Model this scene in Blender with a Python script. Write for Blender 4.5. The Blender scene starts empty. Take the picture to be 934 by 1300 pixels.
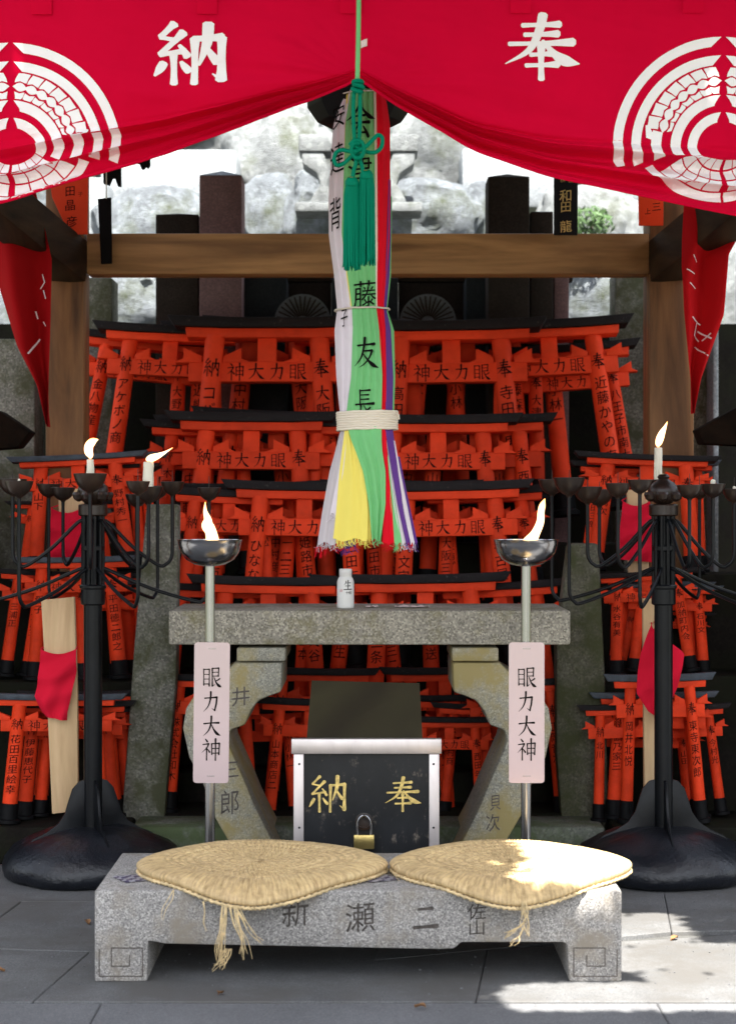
import bpy, bmesh, math, random
from math import sin, cos, pi, radians, sqrt, atan2, hypot
from mathutils import Vector, Matrix, noise
random.seed(7)
S = bpy.context.scene
C = S.collection
# ------------------------------------------------------------------ camera, world, sun, exposure
CH, F, CX, CY = 1.148, 2418.0, 467.0, 650.0
cam = bpy.data.cameras.new("camera"); co = bpy.data.objects.new("camera", cam); C.objects.link(co)
co.location = (0, 0, CH); co.rotation_euler = (pi/2, 0, 0)
cam.sensor_fit = 'HORIZONTAL'; cam.sensor_width = 36; cam.lens = 36*F/934
cam.clip_start = .05; cam.clip_end = 400
cam.dof.use_dof = True; cam.dof.focus_distance = 5.7; cam.dof.aperture_fstop = 5.6
S.camera = co
SUN_EL, SUN_AZ = radians(63), radians(172)      # light comes from behind the camera, slightly from the right
SUND = Vector((sin(SUN_AZ)*cos(SUN_EL), cos(SUN_AZ)*cos(SUN_EL), sin(SUN_EL)))
W = bpy.data.worlds.new("World"); S.world = W; W.use_nodes = True
nt = W.node_tree
sky = nt.nodes.new('ShaderNodeTexSky'); sky.sky_type = 'NISHITA'; sky.sun_disc = False
sky.sun_elevation = SUN_EL; sky.sun_rotation = SUN_AZ; sky.dust_density = 2.5; sky.air_density = 1.0
hs = nt.nodes.new('ShaderNodeHueSaturation'); hs.inputs['Saturation'].default_value = .40      # thin high haze whitens the sky
nt.links.new(sky.outputs[0], hs.inputs['Color']); nt.links.new(hs.outputs[0], nt.nodes['Background'].inputs[0]); nt.nodes['Background'].inputs[1].default_value = .095
sl = bpy.data.lights.new("sun", 'SUN'); sl.energy = 4.8; sl.angle = radians(.45); sl.color = (1, .95, .87)
so = bpy.data.objects.new("sun", sl); C.objects.link(so); so.rotation_euler = SUND.to_track_quat('Z', 'Y').to_euler()
S.view_settings.view_transform = 'Standard'; S.view_settings.look = 'None'
S.view_settings.gamma = 1; S.view_settings.exposure = 2.35
S.cycles.use_denoising = True
S.cycles.max_bounces = 8; S.cycles.sample_clamp_indirect = 6

def at(px, py, d):
    return Vector(((px-CX)/F*d, d, CH-(py-CY)/F*d))
def XX(px, d): return (px-CX)/F*d
def ZZ(py, d): return CH-(py-CY)/F*d

# ------------------------------------------------------------------ materials
def new_mat(name):
    m = bpy.data.materials.new(name); m.use_nodes = True
    return m, m.node_tree.nodes, m.node_tree.links, m.node_tree.nodes['Principled BSDF']
def ramp(N, stops):
    r = N.new('ShaderNodeValToRGB'); e = r.color_ramp.elements
    while len(e) < len(stops): e.new(.5)
    for i, (p, c) in enumerate(stops):
        e[i].position = p; e[i].color = (*c, 1) if len(c) == 3 else c
    return r
def coords(N, L, scale=(1, 1, 1), kind='Object'):
    t = N.new('ShaderNodeTexCoord'); mp = N.new('ShaderNodeMapping'); mp.inputs['Scale'].default_value = scale
    L.new(t.outputs[kind], mp.inputs[0]); return mp.outputs[0]
def nz(N, L, vec, scale, detail=6, rough=.6):
    n = N.new('ShaderNodeTexNoise'); n.inputs['Scale'].default_value = scale
    n.inputs['Detail'].default_value = detail; n.inputs['Roughness'].default_value = rough
    L.new(vec, n.inputs['Vector']); return n.outputs['Fac']
def mixc(N, L, fac, a, b, mode='MIX'):
    m = N.new('ShaderNodeMix'); m.data_type = 'RGBA'; m.blend_type = mode
    for sock, v in ((m.inputs[0], fac), (m.inputs[6], a), (m.inputs[7], b)):
        if isinstance(v, (int, float)): sock.default_value = v
        elif isinstance(v, tuple): sock.default_value = (*v, 1)
        else: L.new(v, sock)
    return m.outputs[2]
def bump(N, L, P, h, strength, dist=.01):
    b = N.new('ShaderNodeBump'); b.inputs['Strength'].default_value = strength; b.inputs['Distance'].default_value = dist
    L.new(h, b.inputs['Height']); L.new(b.outputs[0], P.inputs['Normal'])
def simple(name, col, rough=.6, metal=0, var=.15, scale=12, bmp=.15, stretch=(1, 1, 1), spec=.35, dist=.004, rvar=0):
    m, N, L, P = new_mat(name)
    v = coords(N, L, stretch); f = nz(N, L, v, scale)
    lo = tuple(max(0, c*(1-var*1.6)) for c in col); hi = tuple(min(1, c*(1+var)) for c in col)
    r = ramp(N, [(.3, lo), (.7, hi)]); L.new(f, r.inputs[0])
    oi = N.new('ShaderNodeObjectInfo'); h = N.new('ShaderNodeHueSaturation')
    mr = N.new('ShaderNodeMapRange'); mr.inputs[3].default_value = 1-var*.6; mr.inputs[4].default_value = 1+var*.4
    L.new(oi.outputs['Random'], mr.inputs[0]); L.new(mr.outputs[0], h.inputs['Value']); L.new(r.outputs[0], h.inputs['Color'])
    L.new(h.outputs[0], P.inputs['Base Color'])
    P.inputs['Roughness'].default_value = rough; P.inputs['Metallic'].default_value = metal
    P.inputs['Specular IOR Level'].default_value = spec
    if rvar:
        q = N.new('ShaderNodeMapRange'); q.inputs[3].default_value = max(.02, rough-rvar); q.inputs[4].default_value = rough+rvar
        L.new(nz(N, L, v, scale*2.3), q.inputs[0]); L.new(q.outputs[0], P.inputs['Roughness'])
    if bmp: bump(N, L, P, nz(N, L, v, scale*3), bmp, dist)
    return m
def stone(name, col, speck=.5, moss=None, mscale=5, mthr=.5, rough=.85, sp_scale=260, bmp=.5, dark=.35, rel=.003, spec=.3):
    """granite: base tone, grains of light and dark mineral, lichen patches"""
    m, N, L, P = new_mat(name)
    v = coords(N, L)
    big = nz(N, L, v, 4, 8, .65)
    r = ramp(N, [(.32, tuple(c*(1-dark) for c in col)), (.66, col)]); L.new(big, r.inputs[0])
    vo = N.new('ShaderNodeTexVoronoi'); vo.inputs['Scale'].default_value = sp_scale; L.new(v, vo.inputs['Vector'])
    bw = N.new('ShaderNodeRGBToBW'); L.new(vo.outputs['Color'], bw.inputs[0])
    r2 = ramp(N, [(.2, (.25, .25, .25)), (.42, (.5, .5, .5)), (.62, (.5, .5, .5)), (.8, (.85, .85, .83))]); L.new(bw.outputs[0], r2.inputs[0])
    c = mixc(N, L, speck, r.outputs[0], r2.outputs[0], 'OVERLAY')
    if moss:
        mf = nz(N, L, v, mscale, 9, .7); r3 = ramp(N, [(mthr-.07, (0, 0, 0)), (mthr+.09, (1, 1, 1))]); L.new(mf, r3.inputs[0])
        c = mixc(N, L, r3.outputs[0], c, moss)
    L.new(c, P.inputs['Base Color']); P.inputs['Roughness'].default_value = rough
    P.inputs['Specular IOR Level'].default_value = spec
    bump(N, L, P, nz(N, L, v, 90, 8, .8), bmp, rel)
    return m
def wood(name, col, dark, scale=(1, 1, 12), rough=.6, sc=6, cont=1.0, spec=.25):
    m, N, L, P = new_mat(name)
    v = coords(N, L, scale)
    n1 = N.new('ShaderNodeTexNoise'); n1.inputs['Scale'].default_value = sc; n1.inputs['Detail'].default_value = 8
    n1.inputs['Distortion'].default_value = 1.2; L.new(v, n1.inputs['Vector'])
    r = ramp(N, [(.3, dark), (.62, col)]); L.new(n1.outputs[0], r.inputs[0])
    f = nz(N, L, v, sc*6, 4); c = mixc(N, L, .35*cont, r.outputs[0], f, 'OVERLAY')
    L.new(c, P.inputs['Base Color']); P.inputs['Roughness'].default_value = rough; P.inputs['Specular IOR Level'].default_value = spec
    bump(N, L, P, f, .25, .003); return m
def cloth(name, col, rough=.85, weave=900, var=.08, sheen=.0, transl=0):
    m, N, L, P = new_mat(name)
    v = coords(N, L); f = nz(N, L, v, 3, 4)
    r = ramp(N, [(.3, tuple(c*(1-var) for c in col)), (.7, col)]); L.new(f, r.inputs[0]); L.new(r.outputs[0], P.inputs['Base Color'])
    P.inputs['Roughness'].default_value = rough; P.inputs['Sheen Weight'].default_value = sheen
    P.inputs['Specular IOR Level'].default_value = .06
    w = nz(N, L, coords(N, L, (1, 1, 3)), weave, 2); bump(N, L, P, w, .25, .0008)
    if transl:
        t = N.new('ShaderNodeBsdfTranslucent'); L.new(r.outputs[0], t.inputs[0])
        mx = N.new('ShaderNodeMixShader'); mx.inputs[0].default_value = transl
        L.new(P.outputs[0], mx.inputs[1]); L.new(t.outputs[0], mx.inputs[2])
        L.new(mx.outputs[0], N['Material Output'].inputs[0])
    return m
def glow(name, stops, strength):
    """flame: hotter at the bottom of its own height"""
    m, N, L, P = new_mat(name)
    t = N.new('ShaderNodeTexCoord'); s = N.new('ShaderNodeSeparateXYZ'); L.new(t.outputs['Generated'], s.inputs[0])
    r = ramp(N, stops); L.new(s.outputs[2], r.inputs[0])
    lw = N.new('ShaderNodeLayerWeight'); lw.inputs[0].default_value = .35      # thin rim of the flame burns orange
    rr_ = ramp(N, [(.15, (1, 1, 1)), (.7, (.5, .20, .05))]); L.new(lw.outputs['Facing'], rr_.inputs[0])
    e = N.new('ShaderNodeEmission'); L.new(mixc(N, L, 1.0, r.outputs[0], rr_.outputs[0], 'MULTIPLY'), e.inputs[0]); e.inputs[1].default_value = strength
    tr_ = N.new('ShaderNodeBsdfTransparent'); mx = N.new('ShaderNodeMixShader'); fr_ = ramp(N, [(.30, (0, 0, 0)), (.85, (1, 1, 1))]); L.new(lw.outputs['Facing'], fr_.inputs[0])
    L.new(fr_.outputs[0], mx.inputs[0]); L.new(e.outputs[0], mx.inputs[1]); L.new(tr_.outputs[0], mx.inputs[2]); L.new(mx.outputs[0], N['Material Output'].inputs[0]); return m

def speckiron(name='ash_flecked_cast_iron', ca=(.004, .005, .008), cb=(.011, .013, .018), th=.70, fs=110, bs=.55):
    m, N, L, P = new_mat(name)
    v = coords(N, L); c0 = ramp(N, [(.3, ca), (.7, cb)]); L.new(nz(N, L, v, 9), c0.inputs[0])
    f = ramp(N, [(th, (0, 0, 0)), (th+.04, (1, 1, 1))]); L.new(nz(N, L, v, fs, 3, .7), f.inputs[0])
    L.new(mixc(N, L, f.outputs[0], c0.outputs[0], (.30, .30, .28)), P.inputs['Base Color'])
    P.inputs['Roughness'].default_value = .34; P.inputs['Specular IOR Level'].default_value = .45 if 'pipe' not in name else .22
    bump(N, L, P, nz(N, L, v, 26, 6, .6), bs, .010); return m
def painted(name, col, worn, grime, rough=.6, thr=.66):
    """brushed paint: faded patches, small chips down to bare wood, grime streaks"""
    m, N, L, P = new_mat(name)
    oi = N.new('ShaderNodeObjectInfo'); v0 = coords(N, L)
    ad = N.new('ShaderNodeVectorMath'); ad.operation = 'ADD'; L.new(v0, ad.inputs[0])
    cx_ = N.new('ShaderNodeCombineXYZ'); mu = N.new('ShaderNodeMath'); mu.operation = 'MULTIPLY'; mu.inputs[1].default_value = 37; L.new(oi.outputs['Random'], mu.inputs[0])
    for k in range(3): L.new(mu.outputs[0], cx_.inputs[k])
    L.new(cx_.outputs[0], ad.inputs[1]); v = ad.outputs[0]
    a = ramp(N, [(.32, tuple(c*.72 for c in col)), (.62, col)]); L.new(nz(N, L, v, 2.2, 6), a.inputs[0])
    g = ramp(N, [(.54, (0, 0, 0)), (.82, (.7, .7, .7))]); L.new(nz(N, L, v, 5, 9, .75), g.inputs[0])
    c = mixc(N, L, g.outputs[0], a.outputs[0], grime)
    w = ramp(N, [(thr, (0, 0, 0)), (thr+.03, (1, 1, 1))]); L.new(nz(N, L, v, 16, 9, .78), w.inputs[0])
    c = mixc(N, L, w.outputs[0], c, worn)
    h = N.new('ShaderNodeHueSaturation'); mr = N.new('ShaderNodeMapRange'); mr.inputs[3].default_value = .84; mr.inputs[4].default_value = 1.05
    L.new(oi.outputs['Random'], mr.inputs[0]); L.new(mr.outputs[0], h.inputs['Value']); L.new(c, h.inputs['Color'])
    L.new(h.outputs[0], P.inputs['Base Color']); P.inputs['Roughness'].default_value = rough; P.inputs['Specular IOR Level'].default_value = .14
    bump(N, L, P, nz(N, L, v, 30, 8, .7), .25, .004); return m
MT = dict(
 verm=painted('vermilion_paint', (.92, .064, .016), (.36, .12, .06), (.50, .030, .010)),
 lint=painted('weathered_black_lintel', (.020, .017, .018), (.075, .065, .060), (.008, .008, .008), .7, .60),
 black=simple('black_paint', (.006, .0062, .007), .6, var=.3, scale=9, bmp=.2, spec=.14),
 slate=simple('slate_grey_paint', (.055, .070, .090), .55, var=.25, scale=9, bmp=.2),
 ink=simple('ink', (.006, .005, .005), .8, var=.1, bmp=0, spec=.08),
 iron=speckiron(),
 ironpipe=speckiron('painted_iron_pipe', (.0025, .003, .004), (.007, .008, .010), .82, 80, .08),
 rust=speckiron('sooty_waxed_iron', (.012, .008, .007), (.034, .018, .011), .76, 60, .2),
 steel=simple('stainless_steel', (.40, .40, .41), .20, 1, var=.05, scale=5, bmp=.02, rvar=.07),
 alu=simple('aluminium_frame', (.66, .60, .58), .42, .75, var=.08, scale=25, bmp=.08, stretch=(1, 1, .2), rvar=.1),
 bowlin=simple('scorched_steel', (.25, .22, .2), .35, 1, var=.4, scale=30, bmp=.3),
 gold=simple('gold_leaf', (.78, .58, .20), .38, .45, var=.3, scale=60, bmp=.2),
 brass=simple('brass', (.66, .50, .18), .3, .9, var=.15, scale=30, bmp=.1),
 wax=simple('candle_wax', (.84, .80, .66), .45, var=.05, scale=30, bmp=.2),
 bottle=simple('white_enamelled_bottle', (.78, .78, .75), .3, var=.02, bmp=0, scale=3),
 paper=simple('crumpled_paper', (.75, .62, .58), .8, var=.1, scale=30),
 plate=simple('pink_metal_plate', (.56, .44, .455), .2, .35, var=.03, scale=2, bmp=.02, spec=.7),
 post=wood('aged_brown_timber', (.24, .115, .045), (.085, .040, .018), (1, 1, .12), .5, 9),
 beam=wood('brown_beam_timber', (.42, .225, .085), (.17, .085, .032), (.10, 1, 1), .5, 10),
 dwood=wood('dark_rafter_timber', (.012, .007, .0045), (.004, .003, .0025), (1, .1, 1), .85, 9, 1.0, .04),
 mwood=wood('dark_brown_strut_timber', (.050, .027, .014), (.020, .012, .008), (1, .1, 1), .7, 9, 1.0, .1),
 pale=wood('pale_cypress', (.66, .46, .26), (.50, .33, .17), (1, 1, .14), .65, 9, .7),
 slab=stone('mossy_granite_slab', (.32, .295, .24), .75, (.17, .15, .07), 6, .56, sp_scale=190),
 leg=stone('mossy_granite_leg', (.35, .34, .28), .6, (.29, .235, .10), 4, .49, sp_scale=230),
 bench=stone('grey_granite_bench', (.32, .305, .29), .9, (.235, .205, .165), 6, .56, sp_scale=330, rough=.8),
 bline=simple('carved_groove', (.11, .095, .085), .95, var=.3, scale=60, bmp=.3),
 ground=stone('paving_stone', (.135, .137, .140), .45, (.095, .092, .088), 3, .52, sp_scale=400, bmp=.6, dark=.35),
 mortar=stone('paving_joint', (.085, .085, .082), .3, sp_scale=400),
 kerb=stone('kerb_stone', (.145, .148, .155), .35, sp_scale=300, dark=.2),
 mossy=stone('mossy_stone', (.16, .17, .14), .5, (.075, .10, .045), 7, .5, sp_scale=150, rel=.006),
 stele=stone('pitted_stele_stone', (.24, .235, .20), .7, (.085, .09, .05), 8, .50, sp_scale=160, bmp=.8, rel=.006),
 dstele=stone('dark_stele_stone', (.032, .024, .019), .3, sp_scale=200, spec=.08),
 rstele=stone('red_brown_stele_stone', (.17, .095, .09), .35, sp_scale=200),
 gstele=stone('grey_slate_stele', (.030, .034, .037), .25, sp_scale=200, spec=.1),
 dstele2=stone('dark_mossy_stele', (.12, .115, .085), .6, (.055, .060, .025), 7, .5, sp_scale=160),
 mill=stone('grey_millstone', (.11, .115, .12), .3, sp_scale=200),
 tier=stone('dark_step_stone', (.016, .014, .012), .3, (.015, .016, .010), sp_scale=100, spec=.05),
 rock=stone('pale_boulder', (.33, .37, .41), .4, (.09, .105, .06), 2.6, .58, sp_scale=40, bmp=1, dark=.55, rel=.05),
 rock2=stone('warm_boulder', (.34, .365, .375), .35, (.09, .105, .055), 2.4, .60, sp_scale=40, bmp=1, dark=.45, rel=.03),
 cut=stone('cut_pale_stone', (.29, .315, .335), .4, (.19, .20, .19), 3, .6, sp_scale=120),
 soil=stone('leaf_littered_soil', (.10, .085, .055), .4, (.05, .08, .03), 3, .5, sp_scale=80),
 red=cloth('crimson_curtain_cloth', (.80, .002, .042), transl=.30),
 red3=cloth('shade_darkened_red_flag_cloth', (.33, .006, .008), transl=.05),  # left flag: shade deep inside the pavilion put into the base colour
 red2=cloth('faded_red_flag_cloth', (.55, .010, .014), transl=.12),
 bib=cloth('crimson_bib_cloth', (.66, .012, .038)),
 print=cloth('white_print', (.92, .86, .86), var=.03),
 white=cloth('lavender_white_cotton', (.80, .73, .78), transl=.1),
 grey=cloth('greyed_cotton', (.60, .55, .57), transl=.1),
 offw=cloth('undyed_cotton_tape', (.74, .66, .54)),
 green=cloth('light_green_cotton', (.20, .56, .22), transl=.08),
 yellow=cloth('yellow_cotton', (.90, .76, .16), transl=.08),
 cred=cloth('scarlet_cotton', (.70, .008, .022)),
 purple=cloth('purple_cotton', (.12, .045, .24)),
 teal=cloth('teal_silk_cord', (.0, .19, .105), .55),
 string=cloth('thin_pale_string', (.6, .55, .45)),
 straw=simple('dry_straw', (.62, .47, .25), .6, var=.3, scale=40, bmp=.2),
 bark=wood('bark', (.10, .07, .05), (.03, .02, .015), (1, 1, .2), .9, 9),
 dryleaf=simple('dry_leaf', (.24, .12, .05), .8, var=.3, scale=60),
 leaf=simple('leaf', (.05, .10, .03), .6, var=.3, bmp=0),
 olive=wood('olive_steel_board', (.048, .042, .022), (.024, .019, .013), (1, 1, .3), .5, 2, .3),
 flame=glow('candle_flame', [(0, (1, .30, .10)), (.15, (1, .72, .38)), (.6, (1, .82, .52)), (1, (1, .42, .10))], 1.3),
)
# scuffed black lacquer of the offertory box
def lacquer():
    m, N, L, P = new_mat('scuffed_black_lacquer')
    v = coords(N, L); a = nz(N, L, v, 14, 10, .75); b = nz(N, L, coords(N, L, (1, 1, .25)), 40, 8, .8)
    ra = ramp(N, [(.53, (0, 0, 0)), (.68, (.8, .8, .8))]); L.new(a, ra.inputs[0])
    rb = ramp(N, [(.50, (0, 0, 0)), (.60, (1, 1, 1))]); L.new(b, rb.inputs[0])
    mul = N.new('ShaderNodeMath'); mul.operation = 'MULTIPLY'; L.new(ra.outputs[0], mul.inputs[0]); L.new(rb.outputs[0], mul.inputs[1])
    c0 = ramp(N, [(.3, (.007, .0075, .0085)), (.7, (.018, .0195, .022))]); L.new(nz(N, L, v, 6), c0.inputs[0])
    L.new(mixc(N, L, mul.outputs[0], c0.outputs[0], (.30, .25, .20)), P.inputs['Base Color'])
    P.inputs['Roughness'].default_value = .36; P.inputs['Specular IOR Level'].default_value = .3; bump(N, L, P, a, .1, .002); return m
MT['lacq'] = lacquer()
# woven straw seat: colour only, the weave itself is geometry
def seatmat():
    m, N, L, P = new_mat('woven_straw')
    v = coords(N, L); a = nz(N, L, v, 55, 8, .8); b = nz(N, L, v, 5, 4)
    r = ramp(N, [(.25, (.32, .21, .09)), (.5, (.52, .37, .18)), (.75, (.62, .47, .26))]); L.new(a, r.inputs[0])
    r2 = ramp(N, [(.3, (.42, .42, .42)), (.7, (.56, .56, .56))]); L.new(b, r2.inputs[0])
    sx_ = N.new('ShaderNodeSeparateXYZ'); L.new(v, sx_.inputs[0])
    at_ = N.new('ShaderNodeMath'); at_.operation = 'ARCTAN2'; L.new(sx_.outputs[1], at_.inputs[0]); L.new(sx_.outputs[0], at_.inputs[1])
    ln = N.new('ShaderNodeVectorMath'); ln.operation = 'LENGTH'; L.new(v, ln.inputs[0])
    ma = N.new('ShaderNodeMath'); ma.operation = 'MULTIPLY'; ma.inputs[1].default_value = 34; L.new(at_.outputs[0], ma.inputs[0])
    ml = N.new('ShaderNodeMath'); ml.operation = 'MULTIPLY'; ml.inputs[1].default_value = 26; L.new(ln.outputs['Value'], ml.inputs[0])
    cb_ = N.new('ShaderNodeCombineXYZ'); L.new(ma.outputs[0], cb_.inputs[0]); L.new(ml.outputs[0], cb_.inputs[1])
    sr = ramp(N, [(.30, (.30, .29, .26)), (.5, (.5, .5, .5)), (.68, (.66, .66, .64))]); L.new(nz(N, L, cb_.outputs[0], 1.0, 3, .6), sr.inputs[0])
    c_ = mixc(N, L, 1.0, r.outputs[0], r2.outputs[0], 'OVERLAY'); L.new(mixc(N, L, .9, c_, sr.outputs[0], 'OVERLAY'), P.inputs['Base Color'])
    P.inputs['Roughness'].default_value = .62; bump(N, L, P, nz(N, L, v, 300, 4), .25, .001); return m
MT['seat'] = seatmat()
# bright drawn stele with rays? plain
# ------------------------------------------------------------------ mesh helpers
class B:
    def __init__(s): s.v = []; s.f = []
    def add(s, vs, fs, M=None):
        n = len(s.v); s.v += [tuple(M @ Vector(p)) if M else tuple(p) for p in vs]; s.f += [tuple(i+n for i in f) for f in fs]; return s
    def box(s, c, d, M=None, top=(1, 1)):
        x, y, z = d[0]/2, d[1]/2, d[2]/2
        vs = [(c[0]+a*x*(top[0] if k > 0 else 1), c[1]+b*y*(top[1] if k > 0 else 1), c[2]+k*z) for k in (-1, 1) for b in (-1, 1) for a in (-1, 1)]
        return s.add(vs, [(0, 2, 3, 1), (4, 5, 7, 6), (0, 1, 5, 4), (2, 6, 7, 3), (0, 4, 6, 2), (1, 3, 7, 5)], M)
    def prism(s, poly, y0, y1, M=None):          # poly of (x, z)
        n = len(poly); ar = sum(poly[i][0]*poly[(i+1) % n][1]-poly[(i+1) % n][0]*poly[i][1] for i in range(n))
        if ar < 0: poly = poly[::-1]
        vs = [(x, y0, z) for x, z in poly]+[(x, y1, z) for x, z in poly]
        fs = [tuple(range(n)), tuple(range(2*n-1, n-1, -1))]+[(i, i+n, (i+1) % n+n, (i+1) % n) for i in range(n)]
        return s.add(vs, fs, M)
    def tube(s, pts, r, n=10, cap=True):
        pts = [Vector(p) for p in pts]; R = r if isinstance(r, (list, tuple)) else [r]*len(pts)
        base = len(s.v); up = None
        for i, p in enumerate(pts):
            t = (pts[min(i+1, len(pts)-1)]-pts[max(i-1, 0)]).normalized()
            if up is None: up = Vector((1, 0, 0)) if abs(t.x) < .8 else Vector((0, 0, 1))
            a = (up-t*up.dot(t)).normalized(); b = t.cross(a); up = a
            s.v += [tuple(p+(a*cos(2*pi*k/n)+b*sin(2*pi*k/n))*R[i]) for k in range(n)]
        for i in range(len(pts)-1):
            for k in range(n):
                s.f.append((base+i*n+k, base+i*n+(k+1) % n, base+(i+1)*n+(k+1) % n, base+(i+1)*n+k))
        if cap: s.f.append(tuple(base+k for k in range(n))[::-1]); s.f.append(tuple(base+(len(pts)-1)*n+k for k in range(n)))
        return s
    def lathe(s, prof, c=(0, 0, 0), n=32, wob=0):
        base = len(s.v)
        for j, (r, z) in enumerate(prof):
            for k in range(n):
                a = 2*pi*k/n; q = r*(1+wob*noise.noise(Vector((cos(a)*2, sin(a)*2, z*6))))
                s.v.append((c[0]+q*cos(a), c[1]+q*sin(a), c[2]+z))
        for j in range(len(prof)-1):
            for k in range(n):
                s.f.append((base+j*n+k, base+j*n+(k+1) % n, base+(j+1)*n+(k+1) % n, base+(j+1)*n+k))
        if prof[0][0] > 1e-5: s.f.append(tuple(base+k for k in range(n))[::-1])
        if prof[-1][0] > 1e-5: s.f.append(tuple(base+(len(prof)-1)*n+k for k in range(n)))
        return s
    def grid(s, fn, nu, nv):
        base = len(s.v)
        for j in range(nv+1):
            for i in range(nu+1): s.v.append(tuple(fn(i/nu, j/nv)))
        for j in range(nv):
            for i in range(nu):
                a = base+j*(nu+1)+i; s.f.append((a, a+1, a+nu+2, a+nu+1))
        return s
    def mesh(s, name, bev=0, smooth=35, seg=2):
        m = bpy.data.meshes.new(name); m.from_pydata(s.v, [], s.f); m.validate()
        bm = bmesh.new(); bm.from_mesh(m)
        if bev:
            bmesh.ops.remove_doubles(bm, verts=bm.verts, dist=1e-6)
            ed = [e for e in bm.edges if len(e.link_faces) == 2 and e.calc_face_angle(0) > .5]
            bmesh.ops.bevel(bm, geom=ed, offset=bev, segments=seg, affect='EDGES', profile=.5, clamp_overlap=True)
        bm.to_mesh(m); bm.free()
        if smooth: m.shade_smooth(); m.set_sharp_from_angle(angle=radians(smooth))
        return m
def link(name, me, mat, parent=None, loc=None, rot=None):
    o = bpy.data.objects.new(name, me); C.objects.link(o)
    if isinstance(mat, str): mat = MT[mat]
    if mat and not me.materials: me.materials.append(mat)
    if parent: o.parent = parent
    if loc is not None: o.location = loc
    if rot is not None: o.rotation_euler = rot
    return o
def obj(name, b, mat, parent=None, bev=0, smooth=35, **k):
    return link(name, b.mesh(name, bev, smooth), mat, parent, **k)
def tag(o, label, cat, group=None):
    o['label'] = label; o['category'] = cat
    if group: o['group'] = group
    return o
def thing(name, label, cat, loc=(0, 0, 0), group=None, rot=None):
    o = bpy.data.objects.new(name, None); C.objects.link(o); o.location = loc; o.empty_display_size = .1
    if rot: o.rotation_euler = rot
    return tag(o, label, cat, group)
def struct(o): o['kind'] = 'structure'; return o
def stuff(o): o['kind'] = 'stuff'; return o
def catmull(P, n=8):
    P = [Vector(p) for p in P]; out = []
    for i in range(len(P)-1):
        p0, p1, p2, p3 = P[max(i-1, 0)], P[i], P[i+1], P[min(i+2, len(P)-1)]
        for k in range(n):
            t = k/n; out.append(.5*((2*p1)+(p2-p0)*t+(2*p0-5*p1+4*p2-p3)*t*t+(3*p1-p0-3*p2+p3)*t**3))
    out.append(P[-1]); return out
def interp(T, x):
    if x <= T[0][0]: return T[0][1]
    for (a, u), (b, w) in zip(T, T[1:]):
        if x <= b: return u+(w-u)*(x-a)/(b-a)
    return T[-1][1]

# ------------------------------------------------------------------ lettering
BR = {
'大': ['c10,61,6 50,65,5 90,66,9', 'c50,97,9 48,64,8 36,30,6 8,4,1', 'c49,62,3 62,36,7 80,15,12 99,7,1'],
'力': ['l14,66,6 78,71,9', 'l78,73,8 74,38,8 66,8,7', 'l68,8,7 50,20,1', 'c46,97,9 44,62,8 32,28,5 8,3,1'],
'奉': ['l25,82,5 74,85,8', 'l28,68,5 72,70,8', 'l8,53,5 92,57,9', 'c52,100,9 47,74,8 34,44,6 3,22,1', 'c52,60,3 66,40,7 82,27,12 100,22,1',
      'l36,37,5 63,39,7', 'l30,20,5 72,22,8', 'l50,50,8 50,-3,6'],
'納': ['l30,98,8 11,77,5', 'l11,77,5 30,72,5', 'l42,84,8 10,49,5', 'l10,49,5 44,55,6', 'c36,64,3 42,55,5 47,46,7', 'l28,52,7 29,0,6', 'c15,36,7 10,26,7 3,14,2', 'c38,38,3 43,30,6 49,22,7',
      'l57,74,8 56,0,6', 'l55,73,6 94,76,9', 'l93,76,8 92,6,9', 'l92,7,7 80,18,1', 'c75,99,9 73,66,8 62,32,2', 'c73,60,3 79,48,6 87,36,8'],
'眼': ['l8,88,6 9,12,6', 'l8,86,5 38,87,6', 'l37,88,6 37,8,7', 'l10,63,4 36,63,4', 'l10,41,4 36,41,4', 'l9,18,5 36,18,5',
      'l52,91,5 86,93,7', 'l86,93,7 84,54,6', 'l54,73,4 84,74,4', 'l53,55,4 84,56,5', 'l52,92,7 53,8,7', 'l53,8,6 68,18,1', 'c92,44,6 80,36,5 66,32,1', 'c62,50,4 74,24,7 88,10,12 101,5,1'],
'神': ['c20,97,4 26,90,7 31,84,8', 'l7,71,5 38,75,8', 'c38,74,7 26,54,5 2,33,1', 'l27,56,8 27,-2,6', 'c30,51,3 37,43,6 43,35,8',
      'l53,76,7 54,24,6', 'l52,75,5 94,78,7', 'l93,78,8 91,24,7', 'l54,53,5 92,54,5', 'l54,31,5 91,32,5', 'l73,99,9 73,-3,6'],
'友': ['l14,74,6 84,80,9', 'c44,100,9 40,70,8 28,34,6 2,6,1', 'l36,56,6 74,58,8', 'c74,58,8 62,34,6 42,14,4 20,2,1', 'c36,48,3 56,26,7 78,10,12 100,2,1'],
'会': ['c52,100,8 36,76,7 18,60,5 0,50,1', 'c50,94,4 68,74,8 84,62,12 104,56,1', 'l34,62,5 68,65,7', 'l20,42,6 84,46,9', 'l46,42,6 28,14,6', 'l28,14,5 74,18,7', 'c62,34,4 72,20,8 80,6,10'],
'長': ['l26,96,8 27,44,7', 'l28,94,5 76,96,7', 'l28,79,4 70,80,6', 'l28,64,4 70,65,6', 'l4,46,6 96,50,9', 'l30,44,8 30,6,7', 'l30,8,7 50,20,2', 'c78,36,6 64,28,5 54,24,1', 'c46,42,3 62,22,7 78,10,12 100,2,1'],
'二': ['l24,72,9 76,76,12', 'l6,14,11 94,20,14'],
'生': ['c30,92,8 24,70,7 8,52,2', 'l22,72,5 86,75,8', 'l20,42,6 80,44,8', 'l4,6,8 97,9,10', 'l53,99,10 52,8,8'],
}
GC = {}
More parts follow.
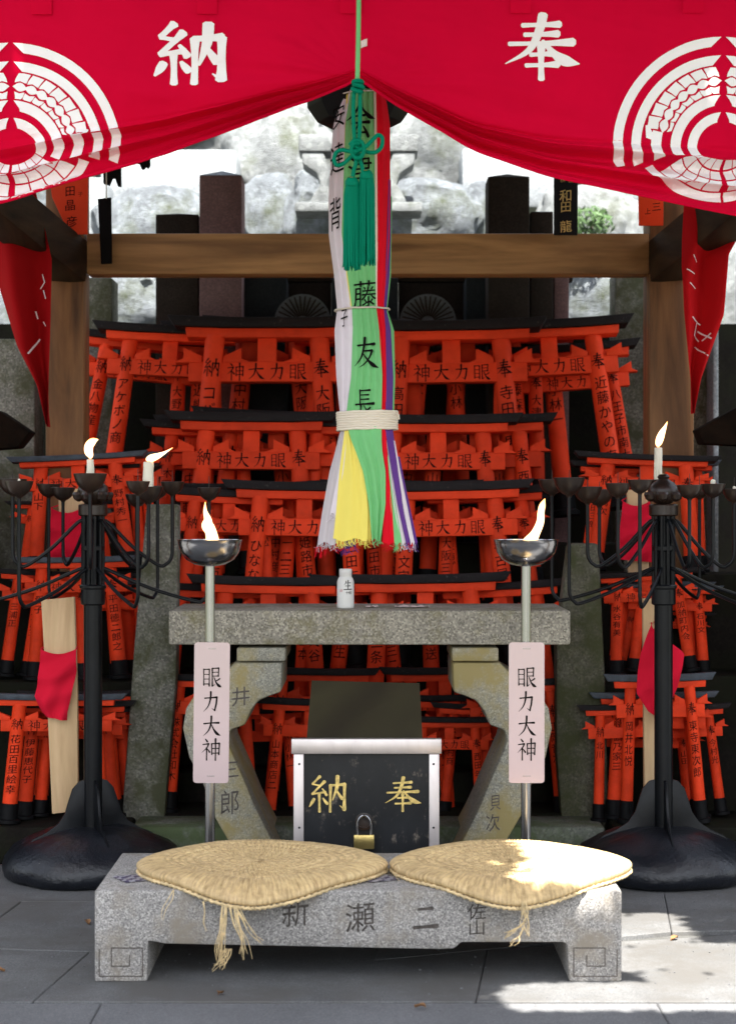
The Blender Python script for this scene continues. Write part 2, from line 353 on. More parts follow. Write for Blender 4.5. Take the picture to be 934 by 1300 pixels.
def glyph(ch, brush=True):
    """vertices in a 0..1 box (x, y, layer) and faces"""
    if (ch, brush) in GC: return GC[(ch, brush)]
    vs, fs = [], []
    if brush and ch in BR:
        for si, st in enumerate(BR[ch]):
            P = [Vector([float(q) for q in w.split(',')]) for w in st[1:].split()]
            if st[0] == 'c': P = catmull(P, 5)
            else: P = [P[0].lerp(P[-1], k/4) if len(P) == 2 else None for k in range(5)] if len(P) == 2 else P
            if st[0] == 'l':
                for k, q in enumerate(P): q.z *= (1.0, .78, .74, .82, 1.05)[min(k, 4)] if len(P) == 5 else 1
            d0 = (P[1]-P[0]); d0.z = 0; d0.normalize(); d1 = (P[-1]-P[-2]); d1.z = 0; d1.normalize()
            a = P[0]-d0*P[0].z*.35; a.z = P[0].z*.5
            P = [a]+P
            if P[-1].z > 1.5: b = P[-1]+d1*P[-1].z*.35; b.z = P[-1].z*.45; P.append(b)
            n = len(vs); off = (si+1)
            for i, p in enumerate(P):
                t = P[min(i+1, len(P)-1)]-P[max(i-1, 0)]; t.z = 0; t.normalize(); nn = Vector((-t.y, t.x, 0))
                w = p.z*.5*1.12
                for sg in (1, -1): vs.append(((p.x+nn.x*w*sg)/100, (p.y+nn.y*w*sg)/100, off))
            for i in range(len(P)-1): fs.append((n+2*i+1, n+2*i+3, n+2*i+2, n+2*i))
    else:
        c = bpy.data.curves.new('t', 'FONT'); c.body = ch; c.resolution_u = 2
        o = bpy.data.objects.new('t', c); C.objects.link(o); dg = bpy.context.evaluated_depsgraph_get()
        m = bpy.data.meshes.new_from_object(o.evaluated_get(dg), depsgraph=dg)
        vs = [(v.co.x, v.co.y+.12+.10*(v.co.x-.5), 1) for v in m.vertices]; fs = [tuple(p.vertices) for p in m.polygons]
        bpy.data.objects.remove(o); bpy.data.curves.remove(c); bpy.data.meshes.remove(m)
    GC[(ch, brush)] = (vs, fs); return vs, fs
def decal(name, items, fn, cut=None, brush=True, polys=None, lay=.00012):
    """items: (char, centre u, centre v, size[, width factor, bold]); fn(u, v, lift) -> xyz; cut: grid spacing"""
    bm = bmesh.new()
    ly = bm.verts.layers.float.new('lay')
    def put(vs, fs):
        V = []
        for x, y, l in vs:
            v = bm.verts.new((x, y, 0)); v[ly] = l; V.append(v)
        for f in fs:
            try: bm.faces.new([V[i] for i in f])
            except ValueError: pass
    for it in items:
        ch, u, v, sz = it[:4]; wf = it[4] if len(it) > 4 else 1
        gv, gf = glyph(ch, brush)
        put([(u+(x-.5)*sz*wf, v+(y-.5)*sz, l) for x, y, l in gv], gf)
    for vs, fs in polys or []: put(vs, fs)
    if cut:
        for ax in (0, 1):
            c = cut[ax]
            if not c: continue
            lo = min(v.co[ax] for v in bm.verts); hi = max(v.co[ax] for v in bm.verts)
            k = math.ceil(lo/c+1e-4)
            while k*c < hi:
                p = Vector((0, 0, 0)); p[ax] = k*c; nn = Vector((0, 0, 0)); nn[ax] = 1
                bmesh.ops.bisect_plane(bm, geom=bm.verts[:]+bm.edges[:]+bm.faces[:], plane_co=p, plane_no=nn, dist=1e-7); k += 1
    for v in bm.verts:
        v.co = Vector(fn(v.co.x, v.co.y, v[ly]*lay))
    m = bpy.data.meshes.new(name); bm.to_mesh(m); bm.free(); return m
def write(name, items, fn, mat, parent, cut=None, brush=True):
    for it in items: link(name, decal(name, [it], fn, cut, brush), mat, parent)
def flat(y, ox=0, oz=0):                        # lettering on a plane facing the camera
    return lambda u, v, l: (ox+u, y-.0006-l, oz+v)

# ------------------------------------------------------------------ ground
g = B(); g.box((0, 30, -.10), (160, 160, .1)); struct(obj('ground', g, 'soil', smooth=0))
pv = B(); pv.box((0, 6.0, -.035), (12, 12, .045)); gr = struct(obj('paving_bed', pv, 'mortar', smooth=0))
def pav(poly, h=0.0, mat='ground', nm='paving_stone'):
    b = B(); n = len(poly); c = Vector((sum(p[0] for p in poly)/n, sum(p[1] for p in poly)/n))
    b.add([(x, y, -.035) for x, y in poly]+[(x, y, h) for x, y in poly], [tuple(range(n)), tuple(range(n, 2*n))]+[(i, (i+1) % n, (i+1) % n+n, i+n) for i in range(n)])
    bm = bmesh.new(); m = bpy.data.meshes.new(nm); m.from_pydata(b.v, [], b.f); bm.from_mesh(m); bmesh.ops.recalc_face_normals(bm, faces=bm.faces)
    bmesh.ops.bevel(bm, geom=[e for e in bm.edges], offset=.0028, segments=1, affect='EDGES'); bm.to_mesh(m); bm.free()
    return link(nm, m, mat, gr)
R0 = 4.463; gap = .002
x = -4.2; rr = random.Random(3)
while x < 4.2:
    w = rr.uniform(1.0, 1.5); pav([(x, 3.6), (x+w-gap, 3.6), (x+w-gap, R0-gap), (x, R0-gap)], -.004, 'kerb', 'kerb_stone'); x += w
x = -4.2
while x < 4.2:
    w = rr.uniform(.9, 1.4); pav([(x, .4), (x+w-gap, .4), (x+w-gap, 3.6-gap), (x, 3.6-gap)], -.008); x += w
rows = [(R0, R0, R0), (5.02, 4.86, 5.28), (5.62, 5.55, 5.75), (6.2, 6.2, 6.3), (7.0, 7.0, 7.0), (7.9, 7.9, 7.9)]
offs = [-.45, .25, -.15, .3, 0]
def ry(r, x):                                  # slanted course lines, as in the photo
    a, b, c = r
    return b+(a-b)*min(1, abs(x)/1.0) if x < 0 else b+(c-b)*min(1, x/1.0)
for k in range(len(rows)-1):
    x = -4.2+offs[k]
    while x < 4.0:
        w = rr.uniform(.75, 1.15); sk = rr.uniform(-.05, .05)
        xs = [x, x+w-gap]; sk2 = .06
        xt = [x+sk2, x+w-gap+sk2]
        pav([(xs[0], ry(rows[k], xs[0])), (xs[1], ry(rows[k], xs[1])), (xt[1], ry(rows[k+1], xt[1])-gap), (xt[0], ry(rows[k+1], xt[0])-gap)], rr.uniform(-.003, .0015)); x += w
b = B(); rr = random.Random(31)
for k in range(420):
    x, y = rr.uniform(-1.3, 1.3), rr.uniform(4.25, 6.0); s_ = rr.uniform(.0012, .0035); a = rr.uniform(0, 3)
    b.box((0, 0, 0), (s_*rr.uniform(.7, 2), s_, s_*.7), Matrix.Translation((x, y, .002)) @ Matrix.Rotation(a, 4, 'Z'))
stuff(tag(obj('ground_grit', b, 'kerb', smooth=0), 'pale grit and crumbs scattered over the paving', 'grit'))
for k, (x, y, lb) in enumerate(((-.92, 4.75, 'small dry leaf on the paving left of the bench'), (-.35, 4.52, 'small dry leaf on the paving before the left half of the bench'), (.12, 4.40, 'small dry leaf on the paving before the middle of the bench'), (.82, 5.1, 'small dry leaf on the paving right of the bench'), (-.78, 5.3, 'small dry leaf near the left candle stand base'))):
    b = B(); b.grid(lambda a, c: ((a-.5)*.030, (c-.5)*.018*sin(pi*min(.97, max(.03, a))), .004+.006*(c-.5)**2*4+.003*sin(a*5)), 6, 4)
    tag(obj('dry_leaf', b, 'dryleaf', loc=(x, y, 0), rot=(0, 0, k*1.3)), lb, 'leaf')
# ------------------------------------------------------------------ pavilion: posts, beams, rafters, roof
pv = thing('pavilion', 'brown timber shrine pavilion that shelters the stacked red gates', 'pavilion')
for (x0, x1, d, w) in ((62, 110, 7.0, .145), (820, 876, 7.0, .16)):
    xa, xb = XX(x0, d), XX(x1, d)
    b = B(); b.box(((xa+xb)/2, d, 1.55), (xb-xa, w, 3.1)); obj('post', b, 'post', pv, .006)
for xp in (-1.75, 1.75):
    b = B(); b.box((xp, 5.35, 1.35), (.16, .16, 2.75)); obj('post', b, 'post', pv, .006)
b = B(); b.box((XX(467, 6.98), 6.98, (ZZ(299, 6.98)+ZZ(350, 6.98))/2), (XX(820, 6.98)-XX(110, 6.98)-.006, .12, ZZ(299, 6.98)-ZZ(350, 6.98))); obj('tie_beam', b, 'beam', pv, .005)
for sx in (-1, 1):   # sloping struts running forward from the rear posts
    xa = -1.09 if sx < 0 else 1.09
    b = B(); p0 = Vector((xa, 6.92, 1.93)); p1 = Vector((xa*1.0+sx*.50, 5.35, 2.33))
    dr = (p1-p0); M = Matrix.Translation(p0) @ dr.to_track_quat('Y', 'Z').to_matrix().to_4x4()
    b.box((0, dr.length/2, .13), (.13, dr.length, .15), M); obj('strut', b, 'mwood', pv, .005)
    b = B(); b.box((xa, 6.1, 2.80), (.12, 1.9, .14)); obj('side_beam', b, 'dwood', pv, .004)
for (xa, xb) in ((-1.9, 1.9),):
    b = B(); b.box((0, 5.35, 2.78), (3.9, .14, .16)); obj('eave_beam', b, 'dwood', pv, .004)
for k in range(15):
    x = -1.95+k*.279
    b = B(); p0 = Vector((x, 4.95, 2.80)); p1 = Vector((x, 7.75, 3.18)); dr = p1-p0
    b.box((0, dr.length/2, .03), (.055, dr.length, .07), Matrix.Translation(p0) @ dr.to_track_quat('Y', 'Z').to_matrix().to_4x4()); obj('rafter', b, 'dwood', pv)
b = B(); b.prism([(4.85, 2.90), (7.85, 3.29), (7.85, 3.38), (4.85, 2.99)], -1.95, 1.95, Matrix(((0, 1, 0, 0), (1, 0, 0, 0), (0, 0, 1, 0), (0, 0, 0, 1))))
obj('roof', b, 'dwood', pv)
# ------------------------------------------------------------------ torii
NZ = 1.57
def torii_meshes():
    K = {}
    b = B(); b.lathe([(.100, .30), (.100, .36), (.097, 1.0), (.092, 1.915)], n=18); K['leg'] = b.mesh('leg')
    b = B(); b.lathe([(.16, 0), (.16, .05), (.122, .07), (.118, .31), (.10, .315)], n=18); K['foot'] = b.mesh('foot')
    b = B(); b.box((0, 0, NZ), (1.46, .11, .19)); K['tie_beam'] = b.mesh('tie_beam', .006)
    b = B(); pl = [(-.75, 1.893), (-.4, 1.885), (.4, 1.885), (.75, 1.893), (.76, 1.985), (.4, 1.972), (-.4, 1.972), (-.76, 1.985)]
    b.prism(pl, -.10, .10); K['lower_lintel'] = b.mesh('lower_lintel', .005)
    b = B(); pl = []
    for i in range(9): t = -1+i/4; pl.append((t*.86, 1.977+.014*t*t))
    for i in range(9): t = 1-i/4; pl.append((t*.93, 2.070+.024*t*t))
    b.prism(pl, -.135, .135); K['top_lintel'] = b.mesh('top_lintel', .006)
    b = B(); b.box((0, -.008, 1.775), (.175, .08, .225)); K['centre_strut'] = b.mesh('centre_strut', .004)
    for sg in (-1, 1):
        b = B(); h = NZ+.095; b.prism([(0, h-.01), (0, h+.045), (sg*.17, h+.13), (sg*.17, h+.03), (sg*.25, h-.01)], -.065, .065); K['wedge%d' % sg] = b.mesh('wedge', .003)
    return K
TK = torii_meshes()
for k, mname in (('leg', 'verm'), ('foot', 'black'), ('tie_beam', 'verm'), ('lower_lintel', 'verm'), ('top_lintel', 'lint'), ('centre_strut', 'verm'), ('wedge-1', 'verm'), ('wedge1', 'verm')):
    TK[k].materials.append(MT[mname])
TKS = TK['top_lintel'].copy(); TKS.materials.clear(); TKS.materials.append(MT['slate'])
INS = {}
def leg_text(chars, first=True, size=.15):
    key = (chars, first)
    if key in INS: return INS[key]
    items = []; z = NZ+.03
    if first: items.append((chars[0], 0, z, .17)); chars = chars[1:]; z -= .24
    for ch in chars:
        if ch != ' ': items.append((ch, 0, z, size))
        z -= size*1.08
        if z < .42: break
    R = .1015
    def fn(u, v, l):
        a = u/R; rr_ = R+.0022+l*.8-(v-.36)*.004
        return (rr_*sin(a), -rr_*cos(a), v)
    m = decal('inscription', items, fn, (.028, None)); m.materials.append(MT['ink']); INS[key] = m; return m
def beam_text():
    if 'beam' in INS: return INS['beam']
    items = [(c, x, NZ, .165) for c, x in zip('神大力眼', (-.29, -.10, .10, .29))]
    m = decal('inscription', items, flat(-.055)); m.materials.append(MT['ink']); INS['beam'] = m; return m
def torii(cx, cy, sp, d, L, label, roll=0, yaw=0, lean=5, tl='納', tr='奉', beam=True, slate=False, wide=1.0, group='small vermilion votive gates stacked on the stone steps'):
    s = sp/F*d; kz = 1
    if cx < 165 or cx > 765:
        stz = .125 if cy > 880 else (.567 if cx < 400 else .587) if cy > 700 else .930
        kz = min(1.3, max(.55, (ZZ(cy, d)-stz)/(NZ*s)))
    roll += random.uniform(-.6, .6); yaw += random.uniform(-1.5, 1.5); lean += random.uniform(-1, 1)
    R = Matrix.Rotation(radians(yaw), 4, 'Z') @ Matrix.Rotation(radians(-lean), 4, 'X') @ Matrix.Rotation(radians(roll), 4, 'Y')
    P = at(cx, cy, d)-(R @ Vector((0, 0, NZ*s*kz)))
    t = thing('votive_gate', label, 'votive gate', P, group); t.rotation_euler = R.to_euler(); t.scale = (s*wide, s, s*kz)
    for sg, txt in ((-1, tl), (1, tr)):
        o = link('leg', TK['leg'], None, t, (sg*.62, 0, 0), (0, radians(-4.1*sg), random.uniform(-.3, .3)))
        link('foot', TK['foot'], None, o)
        if txt:
            i = stuff(link('inscription', leg_text(txt), None, o)); i.rotation_euler.z = -o.rotation_euler.z
    link('tie_beam', TK['tie_beam'], None, t); link('lower_lintel', TK['lower_lintel'], None, t)
    link('top_lintel', TKS if slate else TK['top_lintel'], None, t); link('centre_strut', TK['centre_strut'], None, t)
    for sg in (-1, 1):
        link('wedge', TK['wedge1'], None, t, (sg*.507+.10, 0, 0)); link('wedge', TK['wedge-1'], None, t, (sg*.507-.10, 0, 0))
    if beam: stuff(link('inscription', beam_text(), None, t))
    return t
V = 'red mini gate '
# front gates, row by row: (centre x, tie-beam y, leg spacing) in photo pixels, distance
D1, D2, D3, D4, D5 = 7.36, 7.16, 6.96, 6.76, 6.48
torii(339, 473, 136, D1, 1, V+'with katakana leg, top row, left of the hanging cloths', lean=8, roll=.3, tl='納コバヤシ 様', tr='奉大阪市東区')
torii(573, 474, 131, D1, 1, V+'in the top row just right of the hanging cloths', lean=8, roll=-.6, tl='納高田ミサ子', tr='奉寺田光男')
torii(215, 468, 108, D1+.08, 1, V+'at the left end of the top row, legs splayed left', lean=8, roll=3, tl='納アケボノ商', tr='奉金八物産')
torii(698, 466, 118, D1+.08, 1, V+'at the right end of the top row, written right leg', lean=8, roll=-2.5, tl='納今井太郎', tr='奉近藤かやの寿')
torii(178, 474, 96, D1+.20, 1, V+'behind the leftmost gate of the top row', lean=8, roll=5, tl='納金八物産', tr='奉大野建設社')
torii(318, 470, 122, D1+.22, 1, V+'behind the katakana gate of the top row', lean=6, roll=-1, tl='納近畿興業', tr='奉大阪市中')
torii(592, 470, 118, D1+.22, 1, V+'behind the gate right of the cloths, top row', lean=6, roll=1, tl='納大阪市西', tr='奉藤森正')
torii(728, 486, 96, D1+.22, 1, V+'behind the right end of the top row, bold 大津市 leg', lean=8, roll=-4, tl='奉大津市', tr='奉八王子市南大')
torii(462, 474, 118, D1+.15, 1, V+'in the top row mostly hidden behind the hanging cloths', lean=7, roll=0)
torii(319, 585, 119, D2, 2, V+'in the second row, left of the hanging cloths', lean=6, roll=.3, tl='納', tr='奉')
torii(556, 586, 116, D2, 2, V+'in the second row, right of the hanging cloths', lean=6, roll=-.6)
torii(606, 584, 110, D2+.1, 2, V+'at the right end of the second row, behind its neighbour', lean=6, roll=-1, beam=False, tl='納山本', tr='奉西村')
torii(350, 582, 118, D2+.12, 2, V+'in the second row behind the left gate', lean=6, roll=1.5, beam=False)
torii(450, 583, 100, D2+.06, 2, V+'in the second row mostly hidden behind the hanging cloths', lean=6, beam=False)
torii(262, 583, 92, D2+.13, 2, V+'at the left end of the second row, half behind its neighbour', lean=6, roll=2, beam=False, tl='納木下', tr='奉')
torii(386, 670, 114, D3, 3, V+'in the third row left of the hanging cloths', lean=5, roll=1, tl='納ひなな七', tr='奉三田市')
torii(573, 670, 114, D3, 3, V+'in the third row, just right of the hanging cloths', lean=5, roll=-.8, tl='納六文字', tr='奉名古屋')
torii(290, 668, 90, D3+.05, 3, V+'at the left end of the third row behind the left steel bowl', lean=5, roll=2.5, tl='納', tr='奉松')
torii(330, 668, 108, D3+.13, 3, V+'behind the left part of the third row', lean=4, roll=-1.5, beam=False, tl='納四日市', tr='奉姫路市安')
torii(616, 668, 96, D3+.1, 3, V+'at the right end of the third row behind the right steel bowl', lean=5, roll=-2, beam=False, tl='納大阪三', tr='奉栄三')
torii(510, 668, 112, D3+.13, 3, V+'in the third row behind the hem of the hanging cloths', lean=4, roll=.5, beam=False, tl='納豊田市', tr='奉美穂')
torii(420, 668, 104, D3+.16, 3, V+'in the third row under the yellow cloth strip, deep in shade', lean=4, roll=1, beam=False, tl='納一二三', tr='奉土田市')
torii(340, 789, 112, D4, 4, V+'in the fourth row behind the table top, left of the white bottle', lean=4, roll=.5, beam=False, tl='納市客', tr='奉大谷')
torii(540, 789, 118, D4, 4, V+'in the fourth row behind the table top, right of the white bottle', lean=4, roll=-.3, beam=False, tl='納三条', tr='奉兵庫玉')
torii(272, 788, 92, D4+.08, 4, V+'at the left end of the fourth row behind the left steel pole', lean=4, roll=1.5, beam=False, tl='納市客', tr='奉')
torii(636, 788, 96, D4+.08, 4, V+'at the right end of the fourth row behind the right steel pole', lean=4, roll=-2.5, beam=False, tl='納', tr='奉')
torii(440, 789, 104, D4+.06, 4, V+'in the fourth row right behind the white bottle', lean=4, roll=-1, beam=False, tl='納日本', tr='奉西三二')
torii(490, 788, 108, D4+.15, 4, V+'in the fourth row behind the others, midway along the table', lean=4, roll=1, beam=False, tl='納弥生', tr='奉運送')
torii(268, 899, 84, D5, 5, V+'in the lowest row left of the left table leg', lean=3, roll=.6, beam=False, tl='納株式会社和木建設', tr='奉')
torii(393, 928, 80, D5-.04, 5, V+'in the lowest row left of the money box', lean=3, roll=1.5, beam=False, tl='納山本商店二', tr='奉')
torii(570, 945, 68, D5-.04, 5, V+'right of the money box, the lower of two', lean=3, roll=0, beam=True, tl='納', tr='奉西田年')
torii(565, 893, 90, D5+.15, 5, V+'right of the money box, the upper one behind', lean=3, roll=-.5, tl='納', tr='奉')
torii(400, 893, 88, D5+.15, 5, V+'left of the money box, the rear upper one', lean=3, roll=.6, beam=False)
torii(658, 905, 84, D5, 5, V+'in the lowest row right of the right table leg', lean=3, roll=-1.5, beam=False, tl='納', tr='奉正岡音次')
for k, (cx, cy, sp, d, lb) in enumerate(((372, 471, 126, D1+.30, 'deep behind the top row, left of the cloths'), (640, 472, 118, D1+.30, 'deep behind the top row at the right'), (520, 471, 110, D1+.28, 'deep behind the top row, just right of the cloths'),
        (300, 584, 112, D2+.19, 'deep behind the second row at the left'), (575, 585, 112, D2+.19, 'deep behind the second row at the right'), (400, 668, 96, D3+.24, 'deep behind the third row at the left'), (560, 668, 112, D3+.24, 'deep behind the third row at the right'),
        (330, 935, 70, D5+.06, 'low and deep inside the left table leg'), (610, 930, 70, D5+.04, 'low and deep beside the right table leg'), (430, 930, 84, D5+.1, 'low behind the money box, left of its board'), (520, 925, 84, D5+.12, 'low behind the money box, right of its board'))):
    torii(cx, cy, sp, d, 0, V+lb, lean=5, roll=(-1)**k*1.2, beam=False, tl='奉中村商', tr='納小林一')
# side stacks
torii(100, 614, 96, 6.90, 'A', V+'on top of the left side stack, behind the left candle stand bowls', lean=6, roll=-3, tl='納山下', tr='奉野村秀一', slate=True, yaw=4)
torii(130, 622, 80, 7.0, 'A', V+'behind the top gate of the left side stack', lean=6, roll=-1, beam=False, tl='納', tr='奉', yaw=4)
torii(84, 660, 84, 6.97, 'A', V+'low behind the upper bib board of the left side stack', lean=4, beam=False, tl='納', tr='奉')
torii(97, 745, 88, 6.62, 'B', V+'amid the left side stack, front one with readable 神大', lean=4, roll=-.5, tl='納愛子', tr='奉平田徳二郎之上', slate=True, yaw=5)
torii(96, 766, 92, 6.71, 'B', V+'amid the left side stack, second one back', lean=4, roll=1.5, beam=False, tl='納二七愛子', tr='奉神谷工務店', slate=True, yaw=3)
torii(108, 760, 100, 6.79, 'B', V+'amid the left side stack, third one back in the dark', lean=4, roll=0, beam=False, yaw=3)
torii(72, 921, 96, 6.28, 'C', V+'at the bottom front of the left side stack', lean=3, roll=.8, tl='納花田百里絵幸子', tr='奉前田ひとみ', slate=True, yaw=4)
torii(88, 927, 92, 6.38, 'C', V+'at the bottom of the left side stack, second one, 伊藤 leg', lean=3, roll=-.5, tl='神伊藤恵代子', tr='奉', slate=False, yaw=4, beam=False)
torii(108, 915, 92, 6.48, 'C', V+'at the bottom of the left side stack, rear one in deep shade', lean=3, roll=-.5, beam=False, yaw=4)
torii(820, 614, 100, 6.90, 'A', V+'on top of the right side stack, behind the right candle stand bowls', lean=6, roll=2, tl='納長崎次', tr='奉', yaw=-4)
torii(800, 622, 84, 7.0, 'A', V+'behind the top gate of the right side stack', lean=6, roll=2, beam=False, tl='納森田三郎', tr='奉', yaw=-4)
torii(822, 757, 76, 6.62, 'B', V+'amid the right side stack, tilted, front one', lean=4, roll=-4, tl='納水谷有美', tr='奉加納町内会', yaw=-5)
torii(832, 765, 80, 6.71, 'B', V+'amid the right side stack, second one back', lean=4, roll=2, beam=False, tl='納', tr='奉', slate=True, yaw=-4)
torii(838, 792, 74, 6.79, 'B', V+'amid the right side stack, tilted one at the back', lean=4, roll=6, beam=False, tl='納', tr='奉', yaw=-4)
torii(838, 902, 76, 6.28, 'C', V+'at the bottom front of the right side stack', lean=3, roll=-1.2, tl='納岡井北悦', tr='奉東寺東次郎', slate=True, yaw=-4, beam=False)
torii(830, 918, 88, 6.38, 'C', V+'at the bottom of the right side stack, second one', lean=3, roll=-.6, beam=False, tl='納鶴乃家三', tr='奉大平町自治', slate=True, yaw=-4)
torii(826, 944, 80, 6.48, 'C', V+'at the bottom of the right side stack, rear one in deep shade', lean=3, roll=0, beam=False, tl='納', tr='奉山田', yaw=-4)
for (cx, cy, sp, d, lb, a, b_) in ((62, 758, 80, 6.68, 'amid the left side stack, leftmost one leaning out', '納三浦正', '奉'), (140, 770, 70, 6.75, 'amid the left side stack, right of the iron pole', '納木村', '奉西川一男'),
        (100, 932, 78, 6.43, 'at the bottom of the left side stack, right of the iron pole', '納', '奉岡本'), (150, 612, 70, 6.99, 'on top of the left side stack, far right one', '納', '奉高橋三郎'),
        (850, 770, 72, 6.66, 'amid the right side stack, right of the iron pole', '納', '奉石川文'), (795, 930, 66, 6.33, 'at the bottom left of the right side stack', '納北川', '奉佐野'), (868, 930, 66, 6.42, 'at the bottom right of the right side stack', '納', '奉今村光'), (852, 618, 66, 6.99, 'on top of the right side stack, far right one', '納', '奉')):
    torii(cx, cy, sp, d, 0, V+lb, lean=4, roll=random.uniform(-3, 3), beam=False, tl=a, tr=b_, slate=random.random() < .5, yaw=4 if cx < 400 else -4)
# black roof strips where gates behind only show their black lintel come with the gates; stone steps carry the rows
def steps(nm, tiers, mat='tier'):
    for (x0, x1, d0, d1, zt) in tiers:
        b = B(); b.box(((x0+x1)/2, (d0+d1)/2, zt/2), (x1-x0, d1-d0, zt)); struct(obj(nm, b, mat, bev=.012))
def nukib(cy, sp, d, k=1): return ZZ(cy, d)-NZ*sp/F*d*k-.006
steps('stone_step', [(-.76, .76, 6.40, 6.66+.10, .130), (-.76, .76, 6.68, 6.88+.02, nukib(789, 118, D4)), (-.76, .76, 6.88, 7.08, nukib(670, 114, D3)),
                     (-.76, .80, 7.08, 7.28, nukib(586, 119, D2)), (-1.0, .98, 7.28, 7.62, nukib(474, 136, D1))])
for x0, x1, s1 in ((-1.5, -.78, .567), (.80, 1.5, .587)):
    steps('stone_step', [(x0, x1, 6.2, 6.55, .122), (x0, x1, 6.55, 6.83, s1-.003), (x0, x1, 6.83, 7.08 if x0 < 0 else 7.08, 1.0*.927)])
b = B(); b.box((0, 6.32, .0625), (1.54, .27, .125)); tag(obj('stone_plinth', b, 'mossy', bev=.012), 'low mossy green stone plinth under the lowest row of red gates', 'plinth')
# ------------------------------------------------------------------ stone table
TD = 5.95
t = thing('stone_table', 'grey granite offering table with two curved mossy legs behind the benches', 'stone table', (0, TD, 0))
b = B(); b.box((XX(469, TD), .225, (ZZ(775, TD)+ZZ(819, TD))/2), (XX(724, TD)-XX(214, TD), .45, ZZ(775, TD)-ZZ(819, TD))); obj('table_top', b, 'slab', t, .008)
LL = [(298, 841), (358, 841), (357, 879), (342, 884), (328, 890), (318, 903), (311, 921), (293, 927), (289, 938), (292, 950), (300, 968), (311, 993), (322, 1020), (333, 1043), (346, 1068), (369, 1116), (310, 1116), (289, 1067), (271, 1036), (257, 994), (240, 962), (232, 925), (236, 900), (250, 878), (270, 862), (288, 852)]
RL = [(x2 if False else 934.5-x+(-2), y) for x, y in LL]
for pl, cap in ((LL, (300, 362)), (RL, (574, 633))):
    b = B(); b.prism([(XX(x, TD+.02), ZZ(y, TD+.02)) for x, y in pl], .02, .42); obj('leg', b, 'leg', t, .009)
    b = B(); b.box(((XX(cap[0], TD)+XX(cap[1], TD))/2, .22, (ZZ(822, TD)+ZZ(841, TD))/2), (XX(cap[1], TD)-XX(cap[0], TD), .42, ZZ(822, TD)-ZZ(841, TD)-.004)); obj('leg_cap', b, 'leg', t, .006)
sc = F/TD
write('carving', [('郎', XX(291, TD), ZZ(1020, TD), 34/sc, .8), ('三', XX(291, TD), ZZ(978, TD), 26/sc), ('井', XX(305, TD), ZZ(885, TD), 26/sc)], flat(.0195), 'bline', t)
write('carving', [('貝', XX(629, TD), ZZ(1020, TD), 22/sc, .7), ('次', XX(626, TD), ZZ(1046, TD), 24/sc, .8)], flat(.0195), 'bline', t)
# bottle and papers on the table
p = at(438.5, 772, 6.08); p.z = ZZ(775, TD)+.0005; u = 6.08/F
t = thing('drink_bottle', 'small white drink bottle with black writing on the stone table', 'bottle', p)
b = B(); b.lathe([(9.6*u, 0), (10.6*u, 1*u), (10.8*u, 3*u), (10.8*u, 33*u), (9.6*u, 37*u), (7.9*u, 40*u)], n=28); obj('body', b, 'bottle', t, smooth=50)
b = B(); b.lathe([(7.4*u, 40*u), (7.9*u, 41*u), (7.9*u, 44*u), (8.1*u, 44.3*u), (8.1*u, 49*u), (7.4*u, 50*u)], n=28); obj('cap', b, 'bottle', t, smooth=40)
def cyl(R, l0=.0006): return lambda uu, v, l: ((R+l0+l)*sin(uu/R), -(R+l0+l)*cos(uu/R), v)
link('lettering', decal('lettering', [('生', 3*u, 29.5*u, 12.5*u, .85)], cyl(10.8*u), (.004, None)), 'ink', t)
write('small_character', [('十', 2*u, 20*u, 4.5*u), ('條', 6*u, 20*u, 4.5*u)], cyl(10.8*u), 'ink', t, (.004, None))
link('seal', decal('seal', [('印', -5.4*u, 22.5*u, 4*u)], cyl(10.8*u), (.004, None)), 'red2', t)
for (x, w, lb, s) in ((523, 44, 'long crumpled white paper lying on the table top right of the bottle', 1), (472, 16, 'small crumpled paper scrap on the table beside the white bottle', 2)):
    b = B(); rr = random.Random(s); q = at(x, 774, 6.12); q.z = ZZ(775, TD)+.002
    b.grid(lambda a, c: ((a-.5)*w*6.1/F, (c-.5)*.05, .009*abs(noise.noise(Vector((a*6, c*3, s))))+.001), 22, 8)
    tag(obj('paper', b, 'paper', smooth=60, loc=q), lb, 'paper')
# ------------------------------------------------------------------ offertory box
BD = 5.6
t = thing('offertory_box', 'black lacquered offertory box with gold characters and a brass padlock', 'offertory box', (XX(465, BD), BD, 0))
xl, xr = XX(373, BD)-XX(465, BD), XX(557, BD)-XX(465, BD); zt = ZZ(957, BD); sc = F/BD
b = B(); b.box(((xl+xr)/2, .14, zt/2), (xr-xl, .27, zt)); obj('body', b, 'lacq', t)
for xa, sg in ((xl, 1), (xr, -1)):
    b = B(); b.box((xa+sg*.014, .002, zt/2), (.03, .016, zt-.002)); o = obj('corner_strip', b, 'alu', t, .002)
    for z in (.10, .22, zt-.03):
        b = B(); b.lathe([(0, 0), (.003, .0), (.0035, -.001), (.0035, -.002)], n=8); obj('rivet', b, 'ironpipe', o, loc=(xa+sg*.016, -.0075, z), rot=(pi/2, 0, 0))
b = B(); b.box(((xl+xr)/2, .006, zt+.022), (xr-xl+.014, .034, .043)); obj('lid', b, 'alu', t, .0015)
b = B(); xa, xb = XX(388, BD)-XX(465, BD), XX(537, BD)-XX(465, BD); b.add([(xa, .024, zt+.02), (xb, .024, zt+.02), (xb-.004, .25, zt+.184), (xa+.010, .25, zt+.192), (xa, .036, zt+.02), (xb, .036, zt+.02), (xb-.004, .262, zt+.184), (xa+.010, .262, zt+.192)], [(0, 1, 2, 3), (7, 6, 5, 4), (0, 4, 5, 1), (1, 5, 6, 2), (2, 6, 7, 3), (3, 7, 4, 0)]); obj('sloping_board', b, 'olive', t, smooth=0)
